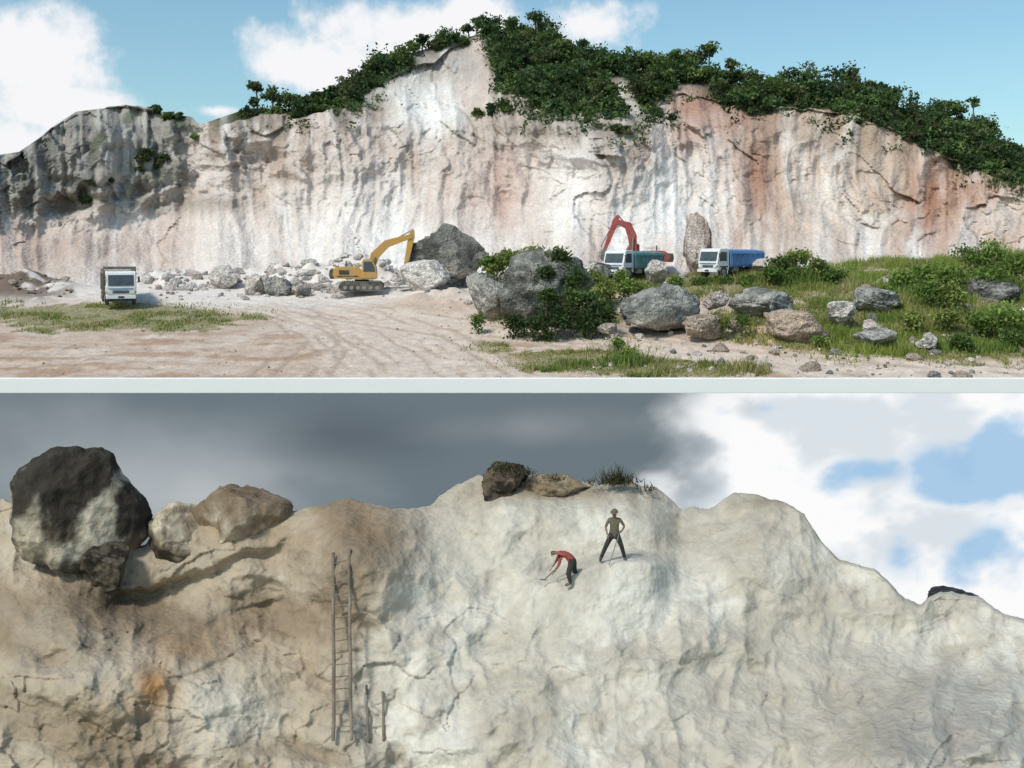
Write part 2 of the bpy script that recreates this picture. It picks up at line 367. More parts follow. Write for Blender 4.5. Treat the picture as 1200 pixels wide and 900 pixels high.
GREENS = np.array([[0.07, 0.118, 0.040], [0.09, 0.145, 0.046], [0.055, 0.098, 0.040], [0.12, 0.17, 0.052], [0.08, 0.128, 0.056], [0.11, 0.13, 0.055]])
def crown(center, R, squash, nsub, nleaf, greens=GREENS, tone=1.0, fuzz=1.0):
    P = []; K = []
    base = greens[rng.integers(len(greens))]*tone
    for k in range(nsub):
        d = rng.normal(size=3); d /= np.linalg.norm(d)
        cc = np.array(center)+d*np.array([R, R, R*squash])*rng.uniform(0.15, 0.85)
        r = R*rng.uniform(0.25, 0.55)
        q = rng.normal(size=(nleaf, 3))*0.55*fuzz*r*np.array([1.15, 1.15, 0.7])
        P.append(cc+q); K.append(np.tile(base*rng.uniform(0.6, 1.45), (nleaf, 1)))
    return np.concatenate(P), np.concatenate(K)

forest = empty("forest_trees")
P = []; K = []; TV = []; TF = []
def trunk_into(p, top, r0, r1):
    p = np.array(p); top = np.array(top); n0 = sum(len(t) for t in TV)
    ring = []
    for q, r in ((p, r0), ((p+top)/2+rng.normal(size=3)*0.12, (r0+r1)/2), (top, r1)):
        for k in range(6):
            an = k*math.pi/3; ring.append(q+np.array([math.cos(an)*r, math.sin(an)*r, 0]))
    TV.append(ring)
    for l in range(2):
        for k in range(6):
            TF.append((n0+l*6+k, n0+l*6+(k+1) % 6, n0+(l+1)*6+(k+1) % 6, n0+(l+1)*6+k))
def blocked(p, q):
    if abs(q-118) < 28 and abs((p-735)-(q-118)*0.6) < 15: return True
    if abs(p-812) < 24 and 98 < q < 140: return True
    if 480 < p < 566 and q > 58: return True
    return False
hr = np.clip((rock_top-hill_top)/40, 0.2, 2.5)
colprob = np.where((pxs > 285), hr, 0); colprob = colprob/colprob.sum()
for it in range(560):
    j = rng.choice(len(pxs), p=colprob); s = rng.uniform(0.0, 1.0)
    i = nf+int(s*(nh-1)); x, y, z = cliff_v[i, j]
    p = pxs[j]; q = PY[i, j]
    if blocked(p, q): continue
    small = s < 0.3
    R = rng.uniform(0.6, 1.2) if small else rng.uniform(0.8, 2.1)
    if p < 300: R *= 0.6
    h = R*0.4 if small else rng.uniform(0.3, 1.1)*R
    a, b = crown((x, y-0.3, z+h), R, rng.uniform(0.7, 1.0), 7, 40, tone=rng.uniform(.55, 1.4))
    P.append(a); K.append(b)
    trunk_into((x, y, z-0.5), (x+rng.normal()*.2, y, z+h), 0.14, 0.06)
for it in range(850):
    j = rng.choice(len(pxs), p=colprob); p = pxs[j]; s = rng.random()
    i = nf+int(s*(nh-1)) if rng.random() < 0.85 else nf-1-int(rng.exponential(9))
    x, y, z = cliff_v[max(i, 0), j]; q = PY[i, j]
    if blocked(p, q) and rng.random() < 0.95: continue
    n = 36; qd = rng.normal(size=(n, 3))*np.array([0.6, 0.25, 0.45]); P.append(np.array([x, y-0.25, z+.1])+qd)
    K.append(np.tile(GREENS[rng.integers(6)]*rng.uniform(.5, 1.6), (n, 1)))
for (p, top) in [(300, 94), (318, 102), (345, 110), (372, 108), (395, 98), (408, 90), (418, 82), (432, 72), (445, 62), (458, 58), (470, 50), (484, 48), (497, 40), (510, 44), (522, 38), (535, 36), (548, 26), (560, 20), (572, 14), (600, 19), (628, 12), (645, 30), (682, 44), (700, 62), (735, 64), (760, 58),
                 (790, 57), (815, 54), (832, 50), (858, 66), (880, 82), (905, 84), (930, 72), (950, 68), (975, 76), (1000, 72), (1020, 92), (1045, 98), (1068, 102), (1095, 116), (1120, 114), (1142, 112), (1158, 142), (1185, 165), (1230, 185)]:
    j = int(np.argmin(abs(pxs-p))); i = nf+int(0.8*nh); x, y, z = cliff_v[i, j]
    zt_ = (HY-top)/F*y; R = rng.uniform(0.9, 1.8)
    sparse = p in (930, 950, 975, 1000, 1142, 682, 470, 1068)
    a, b = crown((x, y, zt_-R*0.8), R, 0.8, 8, 50 if not sparse else 18, tone=rng.uniform(0.7, 1.25)); P.append(a); K.append(b)
    trunk_into((x+rng.normal()*.3, y, z-0.5), (x, y, zt_-R*0.7), 0.16, 0.07)
for (p, q, R) in [(170, 186, 0.9), (182, 192, 1.0), (192, 184, 0.8), (165, 198, .6), (186, 128, 0.6), (198, 131, 0.7), (211, 133, 0.5), (104, 235, 0.6), (130, 212, 0.4), (228, 160, 0.45), (108, 215, 0.4), (176, 178, .7),
                  (735, 150, 0.5), (575, 128, 1.0), (590, 126, 1.2), (660, 134, 0.9), (715, 136, 1.0), (722, 150, .7), (770, 132, 0.9), (785, 140, .6), (690, 140, .8), (560, 132, .7), (880, 128, .5), (1005, 142, .6)]:
    j = int(np.argmin(abs(pxs-p))); i = int(np.argmin(abs(PY[:nf, j]-q))); x, y, z = cliff_v[i, j]
    a, b = crown((x, y-0.4, z), R, 0.8, 8, 40, tone=0.9 if p != 228 else 2.0); P.append(a); K.append(b)
P = np.concatenate(P); K = np.concatenate(K)
leaves("foliage", P, np.full(len(P), 0.26), K, forest)
tv = np.array([v for r in TV for v in r]); np_mesh("trunks", tv, TF, None, M_bark, True, forest)

# ------------------------------------------------------------------ boulders
def ico(sub):
    bm = bmesh.new(); bmesh.ops.create_icosphere(bm, subdivisions=sub, radius=1.0)
    v = np.array([x.co[:] for x in bm.verts]); f = np.array([[q.index for q in p.verts] for p in bm.faces]); bm.free()
    return v, f
ICO5 = ico(5); ICO2 = ico(2); ICO6 = ico(6)
def rockshape(v, seed, cuts=14, amp=0.5, detail=0.16):
    r_ = np.random.default_rng(seed)
    o = seed*3.17
    p = v*(1+(fbm(v[:, 0]*1.3+o, v[:, 1]*1.3, v[:, 2]*1.3, o=4, seed=seed)-0.5)*amp*2)[:, None]
    for k in range(cuts):
        n = r_.normal(size=3); n /= np.linalg.norm(n); c = r_.uniform(0.5, 0.85)
        d = p@n; m = d > c; p[m] -= ((d[m]-c)*0.93)[:, None]*n
    p += v*((ridged(v[:, 0]*2.6+o, v[:, 1]*2.6, v[:, 2]*2.6, o=5, seed=seed+9)-0.4)*detail)[:, None]
    lay = np.sin((v[:, 2]*1.0+v[:, 0]*0.35)*9+o); p -= v*(sm(.7, 1, lay)*detail*0.25)[:, None]
    return p
def boulder(name, x0, x1, y0, y1, D, cA, cB, seed, dep=1.0, cuts=14, amp=0.5, mat=None, cfun=None, ico_=None, detail=.16):
    v, f = ico_ or ICO5
    p = rockshape(v, seed, cuts, amp, detail)
    for ax in (0, 1, 2):
        p[:, ax] -= (p[:, ax].max()+p[:, ax].min())/2; p[:, ax] /= p[:, ax].max()
    hw = (x1-x0)/2/F*D; hh = (y1-y0)/2/F*D
    q = p*np.array([hw, (hw+hh)/2*dep, hh])
    n = fbm(p[:, 0]*2.2+seed, p[:, 1]*2.2, p[:, 2]*1.6, o=5, seed=seed+3); nn = fbm(p[:, 0]*6+seed, p[:, 1]*6, p[:, 2]*6, o=3, seed=seed+5)
    col = np.ones(p.shape)*np.array(cA); col = mixc(col, cB, sm(0.42, 0.60, n))
    col = mixc(col, np.array(cA)*1.45, sm(0.56, 0.68, nn)*0.6); col = mixc(col, np.array(cB)*0.5, sm(.85, .97, ridged(p[:, 0]*2+seed, p[:, 1]*2, p[:, 2]*2, o=3, seed=seed+8))*.7)
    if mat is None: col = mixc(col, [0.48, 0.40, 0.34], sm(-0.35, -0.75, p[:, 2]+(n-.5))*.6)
    if cfun: col = cfun(col, p, n)
    c = W((x0+x1)/2, (y0+y1)/2, D)
    ob = np_mesh(name, q, f, col, mat or M_rock); ob.location = c
    return ob
GR = [0.24, 0.235, 0.22]; GD = [0.10, 0.10, 0.095]; LT = [0.62, 0.56, 0.52]; TN = [0.44, 0.35, 0.29]; PK = [0.54, 0.46, 0.42]
bl = [(478, 574, 262, 328, 93, [0.24, .23, .21], [0.12, 0.115, 0.105]), (582, 694, 290, 396, 74, [0.27, 0.265, 0.24], [.13, .13, .12]), (545, 604, 318, 376, 76, [0.40, .38, .35], [0.24, .23, .21]), (727, 824, 332, 390, 71, [0.36, .35, .32], [0.16, .16, .15]),
      (855, 932, 336, 380, 72, [0.37, .36, .33], [0.18, .17, .16]), (1003, 1052, 384, 412, 66, [0.42, .40, .37], GR), (1000, 1058, 336, 366, 74, [0.38, .37, .34], GR), (968, 1002, 352, 384, 71, LT, GR), (893, 968, 362, 410, 68, [0.48, .37, .29], TN),
      (754, 782, 304, 332, 88, LT, PK), (800, 834, 248, 335, 100, PK, [0.36, .28, .24]), (247, 284, 310, 342, 95, LT, PK), (285, 310, 322, 350, 91, LT, TN), (310, 346, 324, 350, 91, [0.46, .42, .39], GR), (342, 364, 328, 350, 90, PK, GR),
      (468, 528, 304, 344, 89, [.7, .65, .62], LT), (1128, 1196, 326, 358, 76, [0.30, .29, .27], GD), (1028, 1046, 322, 340, 80, LT, GR), (824, 854, 340, 364, 72, PK, GR), (684, 716, 306, 334, 86, LT, GR),
      (850, 868, 370, 388, 69, TN, GR), (1010, 1035, 374, 392, 67.5, LT, TN), (875, 935, 302, 326, 92, PK, LT), (1070, 1100, 394, 410, 65.5, LT, GR), (700, 724, 378, 392, 67, TN, GR), (800, 850, 368, 398, 68.5, TN, [.3, .24, .19])]
for k, b in enumerate(bl):
    boulder("boulder", *b[:5], b[5], b[6], 300+k*7)
V = []; Fc = []; Cc = []; nv = 0
for k in range(1500):
    r = rng.random()
    white = False
    if k >= 900:      # broken white rubble heaped at the cliff foot
        cx = [385, 440, 330, 560, 210, 500, 600][rng.integers(7)]; p = cx+rng.normal()*26; D = rng.uniform(93, 100); white = True
    elif r < 0.18: p = rng.uniform(180, 480); D = rng.uniform(88, 101)
    elif r < 0.4: p = rng.uniform(480, 800); D = rng.uniform(70, 97)
    elif r < 0.75: p = rng.uniform(700, 1200); D = rng.uniform(60, 80)
    elif r < 0.82: p = rng.uniform(-20, 90); D = rng.uniform(88, 96)
    else: p = rng.uniform(0, 1200); D = rng.uniform(59.5, 80)
    x = (p-600)/F*D; z = float(gz(x, D)); s = 0.06+rng.exponential(0.11); s = min(s, 0.6)
    if white: s = min(0.12+rng.exponential(.17), .75)
    if D < 80 and p < 700: s = min(s, 0.10)*rng.uniform(.5, 1)
    v, f = ICO2; q = rockshape(v, 1000+k % 60, 8, 0.4, .1)*np.array([s, s, s*0.7])*rng.uniform(.75, 1.3, 3)
    V.append(q+np.array([x, D, z+s*0.15])); Fc.append(f+nv); nv += len(v)
    c = [LT, PK, TN, GR, [0.62, .56, .52]][rng.integers(5)]
    if white: c = [[.72, .67, .64], LT, [.66, .6, .56], PK][rng.integers(4)]
    if p < 90: c = TN if rng.random() < .5 else [.2, .15, .12]
    Cc.append(np.tile(np.array(c)*rng.uniform(.8, 1.15), (len(v), 1)))
np_mesh("scattered_rocks", np.concatenate(V), np.concatenate(Fc), np.concatenate(Cc), M_rock, False)

# ------------------------------------------------------------------ grass
def blades(name, base, h, w, col, lean=0.35, parent=None):
    n = len(base); an = rng.uniform(0, 2*math.pi, n); d = np.stack([np.cos(an), np.sin(an), np.zeros(n)], 1)
    ln = rng.normal(size=(n, 3))*lean; ln[:, 2] = 1; ln /= np.linalg.norm(ln, axis=1)[:, None]
    h = h[:, None]; v = np.stack([base-d*w, base+d*w, base+ln*h], 1).reshape(-1, 3)
    return np_mesh(name, v, np.arange(n*3).reshape(n, 3), np.repeat(col, 3, 0), M_leaf, False, parent)
wgt = (grass*np.abs(GY < 98)*(GY > 59)*(np.abs(GX) < 56)).ravel(); cell = wgt*(np.interp(GY.ravel(), [60, 95], [1, 0.5]))*np.where(gpx.ravel() > 560, 1.4, 0.8)
N = 130000
idx = rng.choice(len(cell), N, p=cell/cell.sum())
bx = GX.ravel()[idx]+rng.uniform(-.1, .1, N); by = GY.ravel()[idx]+rng.uniform(-.12, .12, N)
bz = GZ.ravel()[idx]-0.02
bp_ = 600+F*bx/by
tall = fbm(bx/1.8, by/1.8, o=3, seed=260)
hh = (0.10+0.34*sm(0.4, 0.7, tall))*np.where(bp_ > 860, 1.9, 1.0)*np.where(bp_ < 400, 0.7, 1.0)*rng.uniform(0.6, 1.4, N)
gc = np.ones((N, 3))*np.array([0.25, 0.28, 0.075]); gc = mixc(gc, [0.16, 0.225, 0.045], sm(0.45, .6, fbm(bx/3, by/3, seed=261))); gc = mixc(gc, [0.42, 0.36, 0.18], (rng.random(N) < 0.28)*0.8)
gc = mixc(gc, [0.31, 0.39, 0.08], sm(880, 1050, bp_)*0.7*sm(.4, .6, tall)); gc = mixc(gc, [0.45, 0.38, 0.20], sm(0.48, 0.62, fbm(bx/2.2, by/2.2, seed=265))*0.5)
blades("grass", np.stack([bx, by, bz], 1), hh, 0.045, gc*rng.uniform(.75, 1.25, (N, 1)))

BG = np.array([[0.14, 0.21, 0.05], [0.19, 0.27, 0.065], [0.11, 0.17, 0.045], [0.24, 0.29, 0.08]])
DG = np.array([[0.07, 0.11, 0.035], [0.095, 0.14, 0.045], [0.055, 0.09, 0.032]])
def bush(name, items, greens, leaf=0.14, nleaf=70, nsub=12):
    e = empty(name); P = []; K = []
    for (p, q, D, R) in items:
        c = W(p, q, D); a, b = crown(c, R, 0.75, nsub, nleaf, greens, fuzz=1.5); P.append(a); K.append(b)
        g = float(gz(c[0], c[1]))
        n_ = int(nleaf*3); t = rng.random(n_)[:, None]; lowc = np.array([c[0], c[1], min(g, c[2]-R*.5)])
        P.append(c*(1-t)+lowc*t+rng.normal(size=(n_, 3))*R*np.array([.55, .4, .25])); K.append(np.tile(greens[rng.integers(len(greens))]*.8, (n_, 1)))
        for k in range(3): rod("stem", e, (c[0]+rng.normal()*.1, c[1], min(g-0.1, c[2]-R)), (c[0]+rng.normal()*R*.3, c[1]+rng.normal()*R*.3, c[2]), 0.025, M_bark, 6, 0.012)
    P = np.concatenate(P); K = np.concatenate(K); leaves("foliage", P, np.full(len(P), leaf), K, e)
bush("bush", [(590, 306, 80, 0.9), (608, 300, 80, 0.9), (628, 298, 76, 0.7), (578, 314, 80, .6), (572, 306, 80, .5)], BG)
bush("bush", [(655, 300, 72.5, 0.8), (672, 322, 71.5, 1.1), (668, 350, 70.5, 1.2), (650, 370, 69.5, 1.1), (690, 352, 71, 1.0), (705, 366, 70.5, 0.8), (630, 380, 69.5, .9), (605, 378, 70.5, 0.8), (640, 318, 71, .6), (690, 378, 69.5, .9), (640, 345, 69.8, .5)], DG, 0.14, 60)
bush("bush", [(712, 338, 80, 0.9), (735, 334, 81, 0.8), (700, 326, 82, 0.6), (728, 324, 84, .5), (750, 338, 80, .6)], BG)
bush("bush", [(915, 308, 84, 0.8), (935, 300, 84, 0.8), (960, 312, 83, 0.9), (905, 320, 83, .8), (930, 320, 83, 1.0), (975, 322, 82, .7)], BG)
bush("bush", [(850, 332, 84, .7), (875, 330, 83, .7), (822, 332, 84, .6), (792, 330, 84, .5), (890, 326, 84, .7)], BG)
bush("bush", [(1060, 325, 78, 0.9), (1085, 318, 79, 1.0), (1110, 322, 77, 1.1), (1140, 300, 80, 1.2), (1160, 296, 80, 1.1), (1185, 308, 78, 1.4), (1160, 320, 76, 1.1), (1215, 310, 78, 1.4), (1040, 345, 74, .7), (1090, 342, 73, 1.1), (1120, 344, 72, .9)], BG)
bush("bush", [(1150, 376, 68, 0.8), (1180, 370, 68, 1.1), (1110, 370, 69, 0.7), (1190, 395, 65.5, .8), (1070, 372, 69, .6), (1130, 398, 65.5, .6)], BG)
bush("bush", [(735, 412, 64, 0.45), (725, 402, 65, .35), (850, 377, 68, .4), (960, 398, 66, .4), (560, 374, 72, .5), (870, 374, 68, .4)], BG, 0.10, 40)
hb = []
for p, D, n, H in [(735, 63, 260, 1.1), (720, 63.5, 120, .7), (1130, 78, 260, 1.9), (1170, 77, 260, 2.0), (1060, 77, 200, 1.5), (940, 82, 200, 1.6), (1100, 66, 300, .8), (1170, 65, 300, .9), (1040, 72, 250, .9), (990, 76, 250, .9)]:
    x = (p-600)/F*D+rng.normal(size=n)*0.8; y = D+rng.normal(size=n)*0.4
    hb.append((np.stack([x, y, gz(x, y)], 1), rng.uniform(.4, 1, n)*H))
nb_ = sum(len(h[0]) for h in hb)
blades("tall_grass", np.concatenate([h[0] for h in hb]), np.concatenate([h[1] for h in hb]), 0.06, np.tile([0.17, 0.24, 0.06], (nb_, 1))*rng.uniform(.7, 1.4, (nb_, 1)), 0.3)

# ------------------------------------------------------------------ vehicles
def wheel(e, x, y, r=0.48, w=0.28):
    rod("tyre", e, (x-w/2, y, r), (x+w/2, y, r), r, M_black, 24)
    s = 1 if x > 0 else -1
    rod("rim", e, (x+s*(w/2-0.01), y, r), (x+s*(w/2+0.025), y, r), r*0.55, M_steel, 16)
    rod("hub", e, (x+s*(w/2), y, r), (x+s*(w/2+0.08), y, r), r*0.2, M_steel, 10)
def truck(name, loc, rotz, bedmat, side_h=1.1, tarp=None, sc_=1.0, topboards=True):
    e = empty(name, loc, rotz, sc_)
    box("chassis", e, (0, 0.4, 0.72), (0.9, 6.6, 0.22), M_black)
    prism("cab", e, [(-3.25, 0.62), (-3.32, 1.35), (-3.0, 2.42), (-2.75, 2.55), (-1.75, 2.55), (-1.65, 2.4), (-1.65, 0.62)], -1.05, 1.05, M_white, 'x', 0.05)
    prism("windshield", e, [(-3.335, 1.47), (-3.07, 2.27), (-3.05, 2.27), (-3.30, 1.47)], -0.90, 0.90, M_glass, 'x', 0.0)
    for s in (-1, 1):
        prism("side_window", e, [(-3.05, 1.45), (-2.85, 2.25), (-2.0, 2.25), (-2.0, 1.45)], s*1.052, s*1.062, M_glass, 'x', 0.0)
        box("door_line", e, (s*1.053, -1.93, 1.5), (0.01, 0.02, 1.6), M_black, 0)
        box("headlamp", e, (s*0.78, -3.34, 0.98), (0.36, 0.08, 0.22), M_lamp, 0.02)
        box("indicator", e, (s*1.0, -3.31, 0.98), (0.07, 0.09, 0.18), M_orange, 0.01)
        box("mirror", e, (s*1.25, -3.25, 1.95), (0.16, 0.06, 0.42), M_black, 0.02)
        rod("mirror_arm", e, (s*1.0, -3.15, 2.1), (s*1.25, -3.25, 2.05), 0.015, M_black, 6)
        box("mudguard", e, (s*0.97, -2.45, 0.98), (0.3, 1.1, 0.1), M_black, 0.02)
        rod("wiper", e, (s*0.35, -3.36, 1.48), (s*0.35+0.35, -3.27, 1.78), 0.012, M_black, 6)
    box("grille", e, (0, -3.33, 1.0), (1.1, 0.05, 0.2), M_black, 0.01)
    box("grille_bar", e, (0, -3.365, 1.0), (1.05, 0.02, 0.04), M_steel, 0)
    box("bumper", e, (0, -3.36, 0.62), (2.1, 0.2, 0.26), M_white, 0.03)
    box("number_plate", e, (0, -3.475, 0.62), (0.42, 0.02, 0.14), M_black, 0)
    box("cab_stripe", e, (0, -3.335, 1.24), (1.7, 0.04, 0.06), M_blue, 0)
    L0, L1 = -1.45, 3.6
    box("bed_floor", e, (0, (L0+L1)/2, 1.0), (2.25, L1-L0, 0.14), bedmat)
    for s in (-1, 1):
        box("bed_side", e, (s*1.12, (L0+L1)/2, 1.07+side_h/2), (0.07, L1-L0, side_h), bedmat, 0.01)
        for k in range(7):
            box("bed_rib", e, (s*1.175, L0+0.15+k*(L1-L0-0.3)/6, 1.07+side_h/2), (0.05, 0.09, side_h), bedmat, 0.01)
        box("bed_rail", e, (s*1.17, (L0+L1)/2, 1.1+side_h), (0.12, L1-L0, 0.08), bedmat, 0.01)
    box("headboard", e, (0, L0+0.03, 1.07+side_h/2+0.12), (2.3, 0.08, side_h+0.3), bedmat, 0.01)
    box("tailgate", e, (0, L1, 1.07+side_h/2), (2.25, 0.08, side_h), bedmat, 0.01)
    if topboards:
        for k in range(4):
            box("headboard_plank", e, (0, L0-0.03, 1.25+side_h*0.5+k*0.3), (2.36, 0.05, 0.22), M_brown, 0.01)
        for s in (-1, 1):
            box("side_plank", e, (s*1.14, (L0+L1)/2, 1.07+side_h+0.25), (0.05, L1-L0, 0.28), M_brown, 0.01)
    if tarp:
        prism("tarpaulin", e, [(-1.2, 1.05+side_h), (-1.1, 1.35+side_h), (-0.5, 1.5+side_h), (0.4, 1.46+side_h), (1.1, 1.33+side_h), (1.2, 1.05+side_h)], L0, L1, tarp, 'y', 0.04)
    box("fuel_tank", e, (0.85, -0.6, 0.7), (0.4, 0.8, 0.4), M_steel, 0.05)
    for s in (-1, 1):
        wheel(e, s*0.95, -2.45); wheel(e, s*0.9, 1.6, w=0.45); wheel(e, s*0.9, 2.65, w=0.45)
        box("mudflap", e, (s*0.9, 3.35, 0.6), (0.5, 0.03, 0.5), M_black, 0)
    return e

def place(p, D):
    x = (p-600)/F*D; return (x, D, float(gz(x, D)))
truck("dump_truck", place(139, 86), math.radians(24), M_brown, 1.25, None, 1.08)
t2 = place(742, 92); truck("dump_truck", t2, math.radians(-38), M_teal, 1.0, M_teal, 1.0, False)
t3 = place(856, 92); truck("dump_truck", t3, math.radians(-48), M_blue, 1.0, M_blue, 1.0, False)

def excavator(name, loc, rotz, paint, boom, stick, s=1.0):
    e = empty(name, loc, rotz, s)
    for sd in (-1, 1):
        pts = []
        for k in range(9): a = math.pi/2+k*math.pi/8; pts.append((-1.55+0.42*math.cos(a), 0.44+0.42*math.sin(a)))
        for k in range(9): a = -math.pi/2+k*math.pi/8; pts.append((1.55+0.42*math.cos(a), 0.44+0.42*math.sin(a)))
        prism("track", e, pts, sd*1.3-0.28, sd*1.3+0.28, M_black, 'y', 0.03)
        for k in range(14): box("track_shoe", e, (-1.6+k*0.245, sd*1.3, 0.885), (0.15, 0.6, 0.05), M_steel, 0)
        for k in range(6): rod("roller", e, (-1.4+k*0.56, sd*1.6, 0.35), (-1.4+k*0.56, sd*1.27, 0.35), 0.17, M_steel, 12)
    box("undercarriage", e, (0, 0, 0.62), (2.0, 2.2, 0.35), M_black, 0.04)
    rod("slew_ring", e, (0, 0, 0.75), (0, 0, 1.05), 0.65, M_black, 20)
    prism("house", e, [(-2.35, 1.15), (-2.5, 1.45), (-2.45, 2.0), (-2.1, 2.2), (-0.3, 2.2), (-0.1, 1.9), (1.15, 1.75), (1.3, 1.1)], -1.25, 0.35, paint, 'y', 0.06)
    prism("house_side", e, [(-2.3, 1.15), (-2.45, 1.5), (-2.1, 2.05), (-0.35, 2.05), (-0.35, 1.15)], 0.355, 1.2, paint, 'y', 0.05)
    prism("counterweight", e, [(-2.75, 1.12), (-2.85, 1.5), (-2.75, 1.95), (-2.4, 1.95), (-2.36, 1.12)], -1.2, 1.2, M_black, 'y', 0.06)
    prism("cab", e, [(0.1, 1.15), (0.1, 2.75), (0.25, 2.85), (0.95, 2.85), (1.3, 2.2), (1.42, 1.15)], -1.3, -0.42, paint, 'y', 0.05)
    prism("cab_window", e, [(0.2, 1.75), (0.2, 2.65), (0.92, 2.65), (1.17, 2.15), (1.22, 1.75)], -1.315, -1.305, M_glass, 'y', 0)
    prism("cab_window_front", e, [(1.0, 2.72), (1.335, 2.15), (1.42, 1.5), (1.45, 1.5), (1.36, 2.17), (1.03, 2.74)], -1.2, -0.5, M_glass, 'y', 0)
    box("vent", e, (-1.5, -1.262, 1.7), (0.9, 0.02, 0.4), M_black, 0)
    box("stripe", e, (-1.2, -1.262, 1.35), (1.9, 0.015, 0.1), M_black, 0)
    rod("exhaust", e, (-1.4, 0.2, 2.2), (-1.4, 0.2, 2.7), 0.06, M_black, 10)
    for k in range(3): rod("handrail", e, (-2.0+k*0.6, -1.2, 2.2), (-2.0+k*0.6, -1.2, 2.45), 0.02, M_black, 6)
    rod("handrail_top", e, (-2.0, -1.2, 2.45), (-0.8, -1.2, 2.45), 0.02, M_black, 6)
    def arm(nm, pts, wds, y0, y1, m):
        P = [Vector(p) for p in pts]; up = []; dn = []
        for i, p in enumerate(P):
            d = (P[min(i+1, len(P)-1)]-P[max(i-1, 0)]).normalized(); n = Vector((-d.y, d.x))
            up.append(p+n*wds[i]); dn.append(p-n*wds[i])
        prism(nm, e, [tuple(q) for q in up+dn[::-1]], y0, y1, m, 'y', 0.03)
    arm("boom", boom, [0.22, 0.40, 0.34, 0.20], -0.32, 0.16, paint)
    tip = Vector(boom[-1]); se = Vector(stick)
    d = (se-tip).normalized()
    arm("stick", [tuple(tip-d*0.6), tuple(tip), tuple(tip.lerp(se, .3)), tuple(se)], [0.12, 0.30, 0.24, 0.14], -0.24, 0.08, paint)
    mid = Vector(boom[1])
    rod("boom_ram", e, (1.0, -0.45, 1.2), (mid.x, -0.45, mid.y-0.1), 0.08, M_steel); rod("boom_ram", e, (1.0, 0.29, 1.2), (mid.x, 0.29, mid.y-0.1), 0.08, M_steel)
    q = tip-d*0.6
    rod("stick_ram", e, (mid.x, -0.08, mid.y+0.46), (q.x, -0.08, q.y), 0.07, M_steel)
    q2 = tip.lerp(se, 0.15); q3 = se+Vector((0.35, 0.35))
    rod("bucket_ram", e, (q2.x+0.2, -0.08, q2.y), (q3.x, -0.08, q3.y), 0.06, M_steel)
    sx, sz = se.x, se.y
    prism("bucket", e, [(sx+0.15, sz+0.18), (sx+0.42, sz-0.1), (sx+0.45, sz-0.55), (sx+0.15, sz-0.95), (sx-0.35, sz-1.05), (sx-0.6, sz-0.85), (sx-0.2, sz-0.75), (sx-0.05, sz-0.4), (sx-0.2, sz+0.05)], -0.6, 0.45, M_steel, 'y', 0.02)
    for k in range(5): box("bucket_tooth", e, (sx-0.66, -0.52+k*0.22, sz-0.86), (0.2, 0.07, 0.06), M_steel, 0)
    return e
ex = place(424, 90)
excavator("excavator", (ex[0], ex[1], ex[2]+0.25), math.radians(6), M_yellow, [(0.7, 1.5), (1.15, 3.2), (2.2, 4.25), (4.45, 4.95)], (3.75, 1.55), 0.98)
ex2 = place(752, 97.5)
excavator("excavator", (ex2[0], ex2[1], ex2[2]+0.3), math.radians(186), M_red, [(0.7, 1.5), (0.9, 3.6), (1.3, 4.6), (2.5, 5.0)], (3.6, 2.2), 1.0)

# ------------------------------------------------------------------ white divider strip, added to separate upper and lower views
e = empty("view_divider")
box("divider_face", e, (0, 58.2, -7.35), (110, 0.4, 0.84), M_divider, 0.03)

# ------------------------------------------------------------------ LOWER SKY
sx = np.linspace(-60, 60, 520); sz = np.linspace(-34, -7.62, 180)
SX, SZ = np.meshgrid(sx, sz); D = 58.1
spx = 600+F*SX/D; spy = HY-F*SZ/D
a = fbm(SX/9, SZ/6, o=5, seed=401)-0.5; b = fbm(SX/3.5, SZ/2.2, o=5, seed=402)-0.5
S = np.ones(SX.shape+(3,))*np.array([0.15, 0.19, 0.215])
S = mixc(S, [0.39, 0.43, 0.46], sm(-.6, .9, 1-np.hypot((spx-130)/230, (spy-560)/75)+a*1.2+b*.3))
S = mixc(S, [0.50, 0.53, 0.55], sm(-.2, 1.0, 1-np.hypot((spx-240)/120, (spy-585)/50)+a+b*.4)*0.8)
S = mixc(S, [0.115, 0.145, 0.17], sm(0, 1.2, 1-np.hypot((spx-420)/190, (spy-510)/60)+a+b*.4))
S = mixc(S, [0.25, 0.28, 0.305], sm(0, 1.0, 1-np.hypot((spx-620)/180, (spy-500)/40)+a+b*.5))
wh = sm(740, 880, spx+(spy-520)*0.35+a*190+b*110)
S = mixc(S, [0.70, 0.76, 0.81], wh)
S = mixc(S, [0.97, 0.97, 0.97], wh*sm(-0.12, 0.12, b*1.2+a*.6+0.04))
bp2 = np.maximum.reduce([1-np.hypot((spx-1020)/65, (spy-552)/24), 1-np.hypot((spx-1130)/90, (spy-545)/52), 1-np.hypot((spx-1055)/34, (spy-645)/40), 1-np.hypot((spx-1140)/60, (spy-640)/40)*1.1, 1-np.hypot((spx-900)/50, (spy-480)/15)*1.3])
S = mixc(S, [0.30, 0.53, 0.78], sm(-0.1, 0.9, bp2*1.2+b*4.2+a*0.5)*0.85*wh)
ms, nt, bs = new_mat("cloudy_sky")
at = nt.nodes.new("ShaderNodeAttribute"); at.attribute_name = "Col"; em = nt.nodes.new("ShaderNodeEmission")
nt.links.new(at.outputs["Color"], em.inputs["Color"]); nt.links.new(em.outputs[0], nt.nodes["Material Output"].inputs["Surface"]); nt.nodes.remove(bs)
np_mesh("sky", np.stack([SX, np.full(SX.shape, 58.1), SZ], -1).reshape(-1, 3), grid_faces(*SX.shape), S.reshape(-1, 3), ms)

